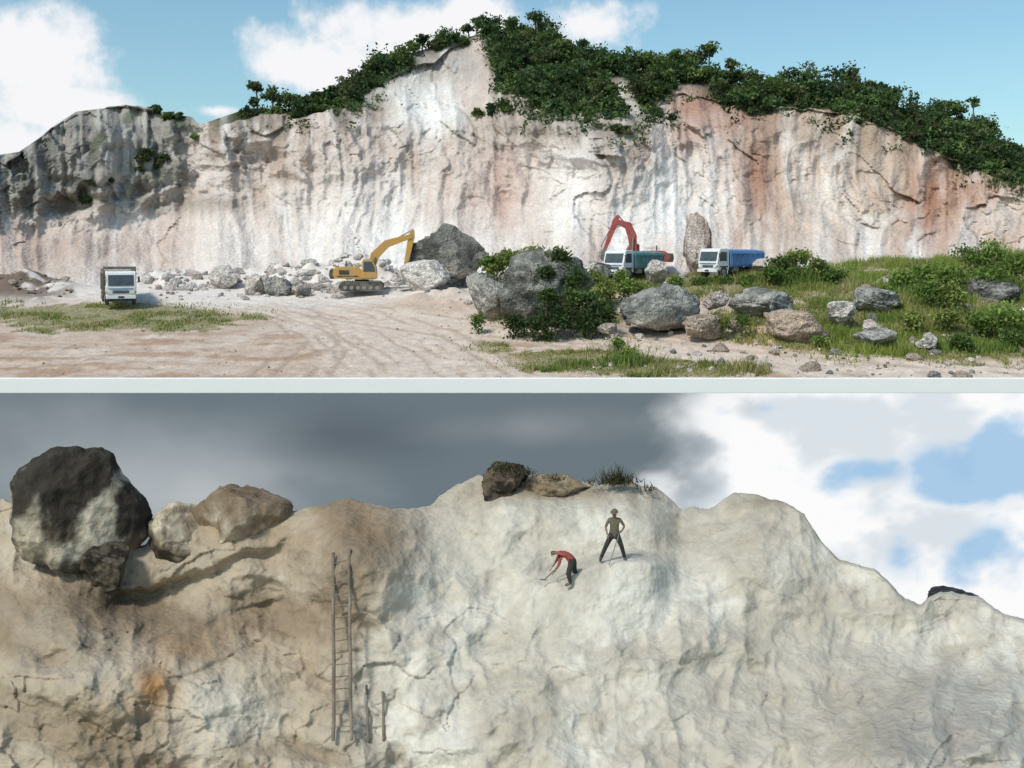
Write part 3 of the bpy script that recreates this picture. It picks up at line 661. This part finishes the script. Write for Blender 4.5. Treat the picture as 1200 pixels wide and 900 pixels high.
# ------------------------------------------------------------------ LOWER CLIFF
lp = np.linspace(-160, 1360, 860)
ltop = np.interp(lp, [-160, 0, 18, 45, 80, 120, 170, 185, 240, 290, 340, 385, 410, 450, 490, 510, 530, 560, 575, 640, 700, 770, 795, 830, 860, 885, 920, 942, 960, 985, 1030, 1060, 1078, 1092, 1115, 1150, 1170, 1183, 1360],
                 [580, 588, 590, 598, 615, 640, 640, 622, 608, 598, 599, 592, 588, 596, 600, 588, 572, 556, 560, 566, 566, 574, 596, 599, 580, 582, 590, 604, 634, 660, 674, 708, 714, 704, 697, 706, 722, 727, 760])
ltop = ltop+(fbm(lp/14, 0, o=5, seed=501, g=.6)-0.5)*10
nr, nbk = 300, 14
LPX = np.tile(lp, (nr+nbk, 1)); LPY = np.zeros_like(LPX)
for i in range(nr):
    t = (i/(nr-1)); LPY[i] = 1010*(1-t)+ltop*t
LD = np.interp(LPY, [540, 600, 660, 760, 888, 1010], [40.5, 38, 36, 33, 29.5, 27])
def lg(cx, cy, rx, ry): return np.exp(-((LPX-cx)/rx)**2-((LPY-cy)/ry)**2)
LX = (LPX-600)/F*34; LZ = (HY-LPY)/F*34
lw = fbm(LX/3, LZ/3, o=3, seed=510)-0.5
strata_shade = fbm((LX*0.85-LZ*0.5+lw*2)/5.5, (LX*0.35+LZ*0.94+lw*1.5)/1.4, o=3, seed=511)-0.5  # diagonal layer noise, drives both the relief and the painted shadow bands
lb = fbm(LX/4.5, LZ/4.5, o=4, seed=512)-0.5; lr = ridged(LX/2.2+lw, LZ/3, o=3, seed=513)-0.4; ls = fbm(LX/0.8, LZ/0.8, o=4, seed=514)-0.5
lc1, le1 = cells((LX+lw*2)/1.8+ls*.5, (LZ+LX*.25)/1.2+ls*.4, 531); lc2, le2 = cells(LX/0.6+ls*.8, LZ/0.5+ls*.6, 533)
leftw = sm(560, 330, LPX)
rz = sm(.42, .58, fbm(LX/3.5, LZ/2.5, o=3, seed=537))
LD += lb*3.0 - lr*0.6 + ls*0.45 + strata_shade*(0.5+0.9*leftw) + (lc1-.5)*(.06+.14*rz) + (lc2-.5)*(.03+.08*rz)
LD -= lg(430, 660, 75, 75)*3.0; LD += lg(335, 690, 40, 50)*1.0
LD -= lg(60, 800, 110, 120)*1.5; LD += lg(200, 700, 70, 30)*1.2; LD -= lg(250, 790, 90, 60)*1.0
LD -= lg(740, 760, 130, 90)*1.6; LD -= lg(900, 640, 60, 60)*1.0; LD -= lg(610, 600, 60, 30)*0.8
for (x0, y0, x1, y1, dp) in [(130, 700, 340, 636, .8), (150, 752, 330, 700, .4), (40, 770, 200, 720, .4), (200, 790, 330, 745, .3)]:
    yl = y0+(LPX-x0)/(x1-x0)*(y1-y0)+ls*30+lw*30; msk = sm(x0-20, x0+20, LPX)*sm(x1+20, x1-20, LPX)
    LD += msk*dp*sm(yl-8, yl+8, LPY)*np.exp(-np.clip(LPY-yl, 0, 999)/26)
mr_ = sm(-0.1, 0.6, 1-np.hypot((LPX-1110)/180, (LPY-930)/165)+lw*0.3)
LD -= mr_*2.2
lm = sm(610, 650, LPX)*sm(800, 760, LPX)
shelf_edge = np.interp(LPX, [610, 640, 700, 740, 800], [690, 688, 664, 660, 668])
up = sm(shelf_edge, shelf_edge-20, LPY)
kk = lm*0.85*sm(120, 30, np.abs(LPY-shelf_edge))
LD = LD*(1-kk)+kk*(33.6+(shelf_edge-LPY)*0.010 + up*2.2+ls*0.3+lr*0.25)
topD = LD[nr-1].copy(); zt2 = (HY-ltop)/F*topD
for k in range(nbk):
    s = (k+1)/nbk; LD[nr+k] = topD+0.15+s*7; LPY[nr+k] = HY-F*(zt2-0.05-s*s*9)/LD[nr+k]
CL = np.ones(LPX.shape+(3,))*np.array([0.52, 0.475, 0.405])
m1 = fbm(LX/3, LZ/3, o=5, seed=520); m2 = fbm(LX/0.9, LZ/1.2, o=5, seed=521); m3 = fbm((LX+LZ*.6)/2.0, (LZ-LX*.3)/0.7, o=4, seed=529)
CL = mixc(CL, [0.60, 0.56, 0.49], sm(0.48, 0.62, m1)); CL = mixc(CL, [0.44, 0.39, 0.32], sm(0.5, 0.36, m1)*0.6)
CL = mixc(CL, [0.37, 0.32, 0.255], sm(0.54, 0.66, m2)*0.45); CL = mixc(CL, [0.38, 0.33, 0.265], sm(0.54, 0.68, m3)*0.45)
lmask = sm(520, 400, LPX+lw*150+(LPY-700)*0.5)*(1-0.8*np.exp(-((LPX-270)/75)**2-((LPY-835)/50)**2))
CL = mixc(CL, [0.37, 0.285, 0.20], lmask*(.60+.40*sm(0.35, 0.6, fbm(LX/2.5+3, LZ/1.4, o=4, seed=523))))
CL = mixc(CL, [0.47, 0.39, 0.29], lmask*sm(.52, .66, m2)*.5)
CL = mixc(CL, [0.20, 0.145, 0.09], sm(0.04, 0.18, strata_shade)*leftw*0.65)  # diagonal overhang shadows painted as dark brown bands along the layering
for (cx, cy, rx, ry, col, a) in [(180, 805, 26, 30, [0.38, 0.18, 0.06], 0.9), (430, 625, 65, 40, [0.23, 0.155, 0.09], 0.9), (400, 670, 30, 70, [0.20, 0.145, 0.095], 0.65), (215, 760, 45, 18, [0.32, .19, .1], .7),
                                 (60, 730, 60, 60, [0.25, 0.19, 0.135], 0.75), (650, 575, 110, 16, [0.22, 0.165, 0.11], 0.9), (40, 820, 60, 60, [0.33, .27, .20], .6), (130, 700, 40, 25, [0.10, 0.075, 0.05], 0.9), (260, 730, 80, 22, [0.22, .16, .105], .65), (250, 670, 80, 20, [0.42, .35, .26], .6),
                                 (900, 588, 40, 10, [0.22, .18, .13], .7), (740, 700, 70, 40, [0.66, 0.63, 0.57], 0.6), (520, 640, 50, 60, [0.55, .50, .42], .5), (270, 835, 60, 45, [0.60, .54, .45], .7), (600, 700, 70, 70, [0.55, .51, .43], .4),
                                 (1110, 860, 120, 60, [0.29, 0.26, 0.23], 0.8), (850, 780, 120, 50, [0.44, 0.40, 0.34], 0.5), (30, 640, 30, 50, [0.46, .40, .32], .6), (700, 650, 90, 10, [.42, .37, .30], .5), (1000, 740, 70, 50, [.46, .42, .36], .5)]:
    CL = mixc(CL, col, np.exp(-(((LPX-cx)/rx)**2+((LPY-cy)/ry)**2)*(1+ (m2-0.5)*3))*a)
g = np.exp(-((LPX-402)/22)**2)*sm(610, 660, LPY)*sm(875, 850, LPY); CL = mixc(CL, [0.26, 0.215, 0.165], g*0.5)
LDv = np.stack([(LPX-600)/F*LD, LD, (HY-LPY)/F*LD], -1)
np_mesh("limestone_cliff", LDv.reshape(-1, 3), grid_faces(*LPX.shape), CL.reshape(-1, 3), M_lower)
bvh = BVHTree.FromPolygons([tuple(v) for v in LDv.reshape(-1, 3)], grid_faces(*LPX.shape).tolist())
def hit(px, py):
    d = Vector(((px-600)/F, 1, (HY-py)/F)).normalized()
    return bvh.ray_cast(Vector((0, 0, 0)), d)[0]
fx = np.linspace(-60, 60, 160); fy = np.linspace(-40, 31, 110); FX, FY = np.meshgrid(fx, fy)
FZ = -16.6+(fbm(FX/6, FY/6, o=4, seed=601)-0.5)*1.0
np_mesh("quarry_floor", np.stack([FX, FY, FZ], -1).reshape(-1, 3), grid_faces(*FX.shape), np.tile([0.42, 0.38, 0.33], (FX.size, 1)), M_ground)

lad = empty("bamboo_ladder")
def pole(pxa, ya, pxb, yb, n, r):
    pts = []
    for k in range(n+1):
        t = k/n; h = hit(pxa+(pxb-pxa)*t, ya+(yb-ya)*t); pts.append(h)
    A, B = pts[0], pts[-1]; off = 0
    for k, p in enumerate(pts):
        q = A.lerp(B, k/n); off = max(off, q.y-p.y)
    sh = Vector((0, -min(off, 1.2)*0.6-0.08, 0)); out = []
    for k, p in enumerate(pts):
        q = A.lerp(B, k/n); out.append(Vector((q.x, min(q.y+sh.y, p.y-0.05), q.z))+Vector((rng.normal()*.015, 0, 0)))
    for a_, b_ in zip(out[:-1], out[1:]): rod("rail", lad, a_, b_+(b_-a_)*.03, r, M_bamboo, 8)
    return out
ra = pole(392, 645, 393, 862, 10, 0.055); rb = pole(411, 640, 413, 862, 10, 0.05)
for k in range(1, 16):
    t = k/16*10; i = min(int(t), 9); f = t-i
    a_ = ra[i].lerp(ra[i+1], f); b_ = rb[i].lerp(rb[i+1], f)
    rod("rung", lad, a_-Vector((.06, 0, 0)), b_+Vector((.06, 0, .02)), 0.018, M_bamboo, 6)
pole(431, 800, 433, 865, 3, 0.04); pole(449, 808, 450, 865, 3, 0.04)

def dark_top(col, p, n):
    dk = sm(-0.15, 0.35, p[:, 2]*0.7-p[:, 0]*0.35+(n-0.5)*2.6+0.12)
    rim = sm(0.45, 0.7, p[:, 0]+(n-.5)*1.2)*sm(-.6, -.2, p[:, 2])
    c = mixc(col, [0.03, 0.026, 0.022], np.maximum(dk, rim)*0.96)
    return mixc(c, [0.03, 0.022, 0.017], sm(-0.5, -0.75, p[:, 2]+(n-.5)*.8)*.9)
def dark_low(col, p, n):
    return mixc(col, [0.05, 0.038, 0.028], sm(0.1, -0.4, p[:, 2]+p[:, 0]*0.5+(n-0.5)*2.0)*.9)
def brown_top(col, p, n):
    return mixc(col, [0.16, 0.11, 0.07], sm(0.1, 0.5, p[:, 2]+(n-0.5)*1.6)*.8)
def bd(x, y, fb, off):
    h = hit(x, y); return (h.y if h else fb)+off
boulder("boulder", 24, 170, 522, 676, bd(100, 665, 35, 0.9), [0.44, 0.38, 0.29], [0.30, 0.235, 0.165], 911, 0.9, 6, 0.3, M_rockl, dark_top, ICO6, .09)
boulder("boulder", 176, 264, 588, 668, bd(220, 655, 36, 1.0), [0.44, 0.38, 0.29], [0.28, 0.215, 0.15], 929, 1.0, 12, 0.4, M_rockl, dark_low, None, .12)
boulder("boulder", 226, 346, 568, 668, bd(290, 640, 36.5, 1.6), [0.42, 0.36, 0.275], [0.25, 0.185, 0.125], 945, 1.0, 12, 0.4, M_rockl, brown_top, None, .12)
boulder("boulder", 95, 152, 632, 690, bd(125, 688, 35, 0.3), [0.10, 0.08, 0.06], [0.03, 0.025, 0.02], 989, 0.8, 9, 0.4, M_rockl, None, None, .12)
boulder("boulder", 564, 622, 542, 590, 38.8, [0.12, 0.09, 0.065], [0.03, 0.025, 0.02], 957, 1.0, 10, 0.4, M_rockl)
boulder("boulder", 606, 690, 552, 592, 38.9, [0.24, 0.18, 0.12], [0.08, 0.06, 0.045], 959, 0.8, 10, 0.4, M_rockl)
boulder("boulder", 670, 778, 564, 598, 38.9, [0.30, 0.24, 0.17], [0.13, 0.10, 0.07], 963, 0.6, 10, 0.4, M_rockl)
boulder("boulder", 1078, 1150, 690, 724, 36.0, [0.05, 0.05, 0.055], [0.025, 0.025, 0.03], 977, 1.0, 7, 0.3, M_rockl)
pl = empty("crest_shrub")
for (p, q, n, H) in [(722, 566, 150, 0.85), (735, 566, 60, 0.5), (700, 566, 40, .35), (760, 574, 40, 0.35), (590, 550, 160, .3), (615, 554, 90, .25), (650, 562, 50, .22)]:
    c = W(p, q, 38.2); bs_ = c+rng.normal(size=(n, 3))*np.array([0.22, 0.15, 0.05])
    blades("leaves", bs_, rng.uniform(.4, 1, n)*H, 0.03, np.tile([0.09, 0.085, 0.045], (n, 1))*rng.uniform(.5, 1.4, (n, 1)), 0.6, pl)

# ------------------------------------------------------------------ people
M_skin = mat_paint("skin", (0.22, 0.12, 0.075), 0.6, amt=0.1)
M_redsh = mat_paint("red_shirt", (0.30, 0.05, 0.04), 0.85, amt=0.2)
M_olive = mat_paint("olive_shirt", (0.10, 0.085, 0.05), 0.85, amt=0.2)
M_pants = mat_paint("dark_trousers", (0.012, 0.012, 0.015), 0.85, amt=0.06)
M_hair = mat_paint("black_hair", (0.012, 0.01, 0.01), 0.6, amt=0.05)
M_boot = mat_paint("boots", (0.03, 0.025, 0.02), 0.7, amt=0.4)
MI = {'shirt': 0, 'pants': 1, 'skin': 2, 'boot': 3, 'hair': 4}
def person(name, J, B, loc, rotz, shirt, hands, headc, facedir, cap=None, fat=1.15):
    e = empty(name, loc, rotz)
    names = list(J); vs = [J[n][:3] for n in names]; rad = [J[n][3]*(1 if n.startswith('head') or n == 'neck' or n[:2] in ('wr', 'pa') else fat) for n in names]
    edges = [(names.index(a), names.index(b)) for a, b, _ in B]; labs = [l for _, _, l in B]; roots = [names.index('pelvis')]
    def chain(pts, rs, lab):
        s = len(vs); roots.append(s)
        for p, r in zip(pts, rs): vs.append(tuple(p)); rad.append(r)
        for i in range(len(pts)-1): edges.append((s+i, s+i+1)); labs.append(lab)
    for (palm, d, side) in hands:
        palm = Vector(palm); d = Vector(d).normalized(); sd = Vector(side).normalized(); nrm = d.cross(sd)
        for k, ln in enumerate((0.070, 0.080, 0.074, 0.058)):
            b0 = palm+sd*(0.03-0.02*k)+d*0.02
            chain([b0, b0+d*(0.03+ln*.4), b0+d*(0.03+ln*.75)+nrm*0.015, b0+d*(0.03+ln)+nrm*0.035], [0.010, 0.009, 0.008, 0.007], 'skin')
        b0 = palm+sd*0.025-d*0.01
        chain([b0, b0+sd*0.035+d*0.02, b0+sd*0.045+d*0.055], [0.012, 0.010, 0.008], 'skin')
    hc = Vector(headc); fd = Vector(facedir).normalized(); upv = (hc-Vector(J['neck'][:3])).normalized()
    upv = (upv-fd*upv.dot(fd)).normalized(); rt = fd.cross(upv)
    chain([hc+fd*0.085+upv*0.01, hc+fd*0.112-upv*0.02, hc+fd*0.09-upv*0.028], [0.010, 0.014, 0.01], 'skin')
    for s in (-1, 1): chain([hc+rt*s*0.075+upv*0.015, hc+rt*s*0.093, hc+rt*s*0.08-upv*0.025], [0.012, 0.014, 0.009], 'skin')
    me = bpy.data.meshes.new(name+"_body"); me.from_pydata([tuple(v) for v in vs], edges, []); ob = bpy.data.objects.new("body", me); link(ob)
    ob.modifiers.new("Skin", 'SKIN')
    if not me.skin_vertices: me.skin_vertices.new()
    sv = me.skin_vertices[0].data
    for i, r in enumerate(rad): sv[i].radius = (r, r*0.85 if i < len(names) else r); sv[i].use_root = i in roots
    ss = ob.modifiers.new("Sub", 'SUBSURF'); ss.levels = 2; ss.render_levels = 2
    dg = bpy.context.evaluated_depsgraph_get(); m2_ = bpy.data.meshes.new_from_object(ob.evaluated_get(dg))
    ob.modifiers.clear(); ob.data = m2_
    m2_.materials.clear()
    for m in (shirt, M_pants, M_skin, M_boot, M_hair): m2_.materials.append(m)
    VS = [Vector(v) for v in vs]
    for p in m2_.polygons:
        p.use_smooth = True; c = p.center; best = 1e9; bi = 'shirt'
        for (a, b), l in zip(edges, labs):
            A, Bv = VS[a], VS[b]; ab = Bv-A; t = max(0, min(1, (c-A).dot(ab)/max(ab.length_squared, 1e-9)))
            dd_ = (c-A-ab*t).length-(rad[a]*(1-t)+rad[b]*t)*0.9
            if dd_ < best: best = dd_; bi = l
        if bi == 'skin' and (c-hc).length < 0.14:
            if (c-hc).dot(upv) > 0.03 and (c-hc).dot(fd) < 0.06 or (c-hc).dot(fd) < -0.03 and (c-hc).dot(upv) > -0.04: bi = 'hair'
        p.material_index = MI[bi]
    ob.parent = e
    for s in (-1, 1):
        bm = bmesh.new(); bmesh.ops.create_uvsphere(bm, u_segments=10, v_segments=8, radius=0.012)
        bmesh.ops.translate(bm, vec=hc+fd*0.083+rt*s*0.032+upv*0.012, verts=bm.verts); bm_obj("eye", bm, M_hair, e)
    bm = bmesh.new(); bmesh.ops.create_cube(bm, size=1); bmesh.ops.transform(bm, matrix=Matrix.Translation(hc+fd*0.088-upv*0.052) @ Matrix.Diagonal((0.04, 0.02, 0.008, 1)), verts=bm.verts); bm_obj("mouth", bm, M_redsh, e, 0.002)
    if cap:
        bm = bmesh.new(); bmesh.ops.create_uvsphere(bm, u_segments=20, v_segments=12, radius=0.108)
        for v in list(bm.verts):
            if v.co.z < -0.001: bm.verts.remove(v)
        q = upv.to_track_quat('Z', 'Y')
        bmesh.ops.transform(bm, matrix=Matrix.Translation(hc+upv*0.03) @ q.to_matrix().to_4x4(), verts=bm.verts); bm_obj("cap", bm, cap, e, 0, True)
        rod("cap_brim", e, hc+upv*0.03+fd*.03, hc+upv*0.042+fd*.03, 0.135, cap, 20)
    return e
J = dict(pelvis=(0, 0, .93, .135), spine=(0, 0, 1.12, .125), chest=(0.01, 0, 1.33, .15), neck=(0.01, -.01, 1.47, .055), head0=(0.0, -.02, 1.56, .075), head=(0, -.025, 1.64, .092), head1=(0, -.02, 1.71, .075),
         shL=(-.18, 0, 1.40, .062), elL=(-.30, -.05, 1.16, .046), wrL=(-.26, -.22, 0.98, .032), paL=(-.25, -.29, .95, .034),
         shR=(.19, 0, 1.40, .062), elR=(.33, -.02, 1.18, .046), wrR=(.22, -.2, 1.06, .032), paR=(.18, -.26, 1.04, .034),
         hiL=(-.11, 0, .86, .105), knL=(-.30, -.06, .50, .082), anL=(-.45, .02, .10, .06), toL=(-.49, -.16, .04, .042),
         hiR=(.11, 0, .86, .105), knR=(.24, -.05, .50, .082), anR=(.35, .02, .10, .06), toR=(.39, -.16, .04, .042))
Bn = [('pelvis', 'spine', 'shirt'), ('spine', 'chest', 'shirt'), ('chest', 'neck', 'skin'), ('neck', 'head0', 'skin'), ('head0', 'head', 'skin'), ('head', 'head1', 'skin'),
      ('chest', 'shL', 'shirt'), ('shL', 'elL', 'shirt'), ('elL', 'wrL', 'skin'), ('wrL', 'paL', 'skin'), ('chest', 'shR', 'shirt'), ('shR', 'elR', 'shirt'), ('elR', 'wrR', 'skin'), ('wrR', 'paR', 'skin'),
      ('pelvis', 'hiL', 'pants'), ('hiL', 'knL', 'pants'), ('knL', 'anL', 'pants'), ('anL', 'toL', 'boot'), ('pelvis', 'hiR', 'pants'), ('hiR', 'knR', 'pants'), ('knR', 'anR', 'pants'), ('anR', 'toR', 'boot')]
h1 = hit(720, 657); print("HIT1", h1)
w1_ = person("worker", J, Bn, (h1.x, h1.y, h1.z-.02), 0.0, M_olive, [((-.25, -.30, .945), (-.1, -.7, -.7), (1, 0, 0)), ((.18, -.27, 1.035), (-.5, -.7, -.3), (0, -.5, .8))], (0, -.035, 1.64), (-.3, -1, -.35), M_olive)
rod("pry_bar", w1_, (-.22, -.36, -0.02), (.17, -.31, 1.12), 0.016, M_steel, 8)
J2 = dict(pelvis=(0.22, 0, .84, .13), spine=(0.05, 0, .98, .122), chest=(-.17, 0, 1.06, .145), neck=(-.32, 0, 1.06, .055), head0=(-.38, 0, 1.05, .075), head=(-.46, 0, 1.04, .09), head1=(-.53, 0, 1.03, .072),
          shL=(-.20, -.18, 1.02, .062), elL=(-.26, -.24, .74, .046), wrL=(-.38, -.15, .52, .032), paL=(-.42, -.12, .46, .034),
          shR=(-.20, .18, 1.02, .062), elR=(-.30, .24, .76, .046), wrR=(-.44, .1, .60, .032), paR=(-.49, .07, .55, .034),
          hiL=(.20, -.11, .78, .105), knL=(.04, -.16, .44, .078), anL=(.12, -.18, .09, .055), toL=(-.07, -.2, .04, .042),
          hiR=(.23, .11, .78, .105), knR=(.26, .16, .44, .078), anR=(.42, .18, .09, .055), toR=(.24, .2, .04, .042))
h2 = hit(664, 684); print("HIT2", h2)
w2_ = person("worker", J2, Bn, (h2.x, h2.y, h2.z-.03), 0.0, M_redsh, [((-.425, -.115, .45), (-.4, .2, -1), (0, -1, 0)), ((-.495, .065, .54), (-.4, -.2, -1), (0, -1, 0))], (-.46, 0, 1.04), (-.35, -.15, -1.0), None)
rod("pickaxe_handle", w2_, (-.30, -.16, .62), (-.72, .16, .12), 0.018, M_brown, 8)
rod("pickaxe_head", w2_, (-.86, .02, .16), (-.60, .32, .04), 0.03, M_steel, 8, 0.008)

# ------------------------------------------------------------------ world, sun, camera
el = 50.0; sd_ = Vector((-0.62, -0.70, 0)).normalized()
az = math.atan2(sd_.x, sd_.y)
wd = bpy.data.worlds.new("World"); sc.world = wd; wd.use_nodes = True
nt = wd.node_tree; N = nt.nodes; L = nt.links; bg = N["Background"]
sky = N.new("ShaderNodeTexSky"); sky.sky_type = 'NISHITA'; sky.sun_disc = False
sky.sun_elevation = math.radians(el); sky.sun_rotation = az % (2*math.pi); sky.air_density = 1.0; sky.dust_density = 1.6; sky.ozone_density = 1.2
STR = 0.15
bg.inputs["Strength"].default_value = STR
tc = N.new("ShaderNodeTexCoord"); sp = N.new("ShaderNodeSeparateXYZ"); L.new(tc.outputs["Generated"], sp.inputs[0])
def m(op, a, b=None, clamp=False):
    n = N.new("ShaderNodeMath"); n.operation = op; n.use_clamp = clamp
    for i, v in enumerate((a, b)):
        if v is None: continue
        if isinstance(v, (int, float)): n.inputs[i].default_value = v
        else: L.new(v, n.inputs[i])
    return n.outputs[0]
nz = N.new("ShaderNodeTexNoise"); nz.inputs["Scale"].default_value = 8.0; nz.inputs["Detail"].default_value = 6; nz.inputs["Roughness"].default_value = 0.62
L.new(tc.outputs["Generated"], nz.inputs["Vector"])
acc = None
for (px, py, rx, ry, wgt_) in [(20, 60, 85, 60, 1.0), (50, 125, 70, 35, 1.0), (0, 165, 110, 35, 1.0), (480, 40, 95, 50, 1.0), (550, 30, 60, 35, 1.0), (340, 78, 75, 32, 0.7), (255, 130, 40, 12, .9), (690, 32, 64, 42, 1.05), (400, 90, 55, 28, .6),
                               (-250, 100, 200, 90, 1.0), (1600, 60, 200, 80, .9)]:
    d = Vector(((px-600)/F, 1, (HY-py)/F)).normalized()
    ax = m('DIVIDE', m('SUBTRACT', sp.outputs[0], d.x), rx/F); az_ = m('DIVIDE', m('SUBTRACT', sp.outputs[2], d.z), ry/F); ay = m('DIVIDE', m('SUBTRACT', sp.outputs[1], d.y), 0.35)
    r = m('SQRT', m('ADD', m('ADD', m('MULTIPLY', ax, ax), m('MULTIPLY', az_, az_)), m('MULTIPLY', ay, ay)))
    v = m('MULTIPLY', m('SUBTRACT', 1.15, r), wgt_)
    acc = v if acc is None else m('MAXIMUM', acc, v)
acc = m('ADD', acc, m('MULTIPLY', m('SUBTRACT', nz.outputs[0], 0.5), 3.4))
mrn = N.new("ShaderNodeMapRange"); mrn.interpolation_type = 'SMOOTHSTEP'; mrn.inputs[1].default_value = 0.0; mrn.inputs[2].default_value = 0.65
L.new(acc, mrn.inputs[0])
tint = N.new("ShaderNodeMix"); tint.data_type = 'RGBA'; tint.blend_type = 'MULTIPLY'; tint.inputs[0].default_value = 1.0; tint.inputs[7].default_value = (0.88, 1.08, 1.0, 1)
L.new(sky.outputs[0], tint.inputs[6])
mxw = N.new("ShaderNodeMix"); mxw.data_type = 'RGBA'; L.new(mrn.outputs[0], mxw.inputs[0]); L.new(tint.outputs[2], mxw.inputs[6])
mxw.inputs[7].default_value = (0.93/STR, 0.93/STR, 0.95/STR, 1)
L.new(mxw.outputs[2], bg.inputs["Color"])

sl = bpy.data.lights.new("sun", 'SUN'); sl.energy = 2.6; sl.angle = math.radians(8); sl.color = (1.0, 0.94, 0.86)
so = bpy.data.objects.new("sun", sl); sc.collection.objects.link(so)
sdir = Vector((sd_.x*math.cos(math.radians(el)), sd_.y*math.cos(math.radians(el)), math.sin(math.radians(el))))
so.rotation_euler = sdir.to_track_quat('Z', 'Y').to_euler(); so.location = (-30, -20, 60)

cam = bpy.data.cameras.new("camera"); co = bpy.data.objects.new("camera", cam); sc.collection.objects.link(co)
cam.sensor_fit = 'HORIZONTAL'; cam.sensor_width = 36; cam.lens = 36; cam.shift_y = -150/1200.0
cam.clip_start = 0.1; cam.clip_end = 8000
co.location = (0, 0, 0); co.rotation_euler = (math.radians(90), 0, 0)
sc.camera = co
sc.view_settings.view_transform = 'Standard'; sc.view_settings.look = 'None'; sc.view_settings.exposure = 0; sc.view_settings.gamma = 1
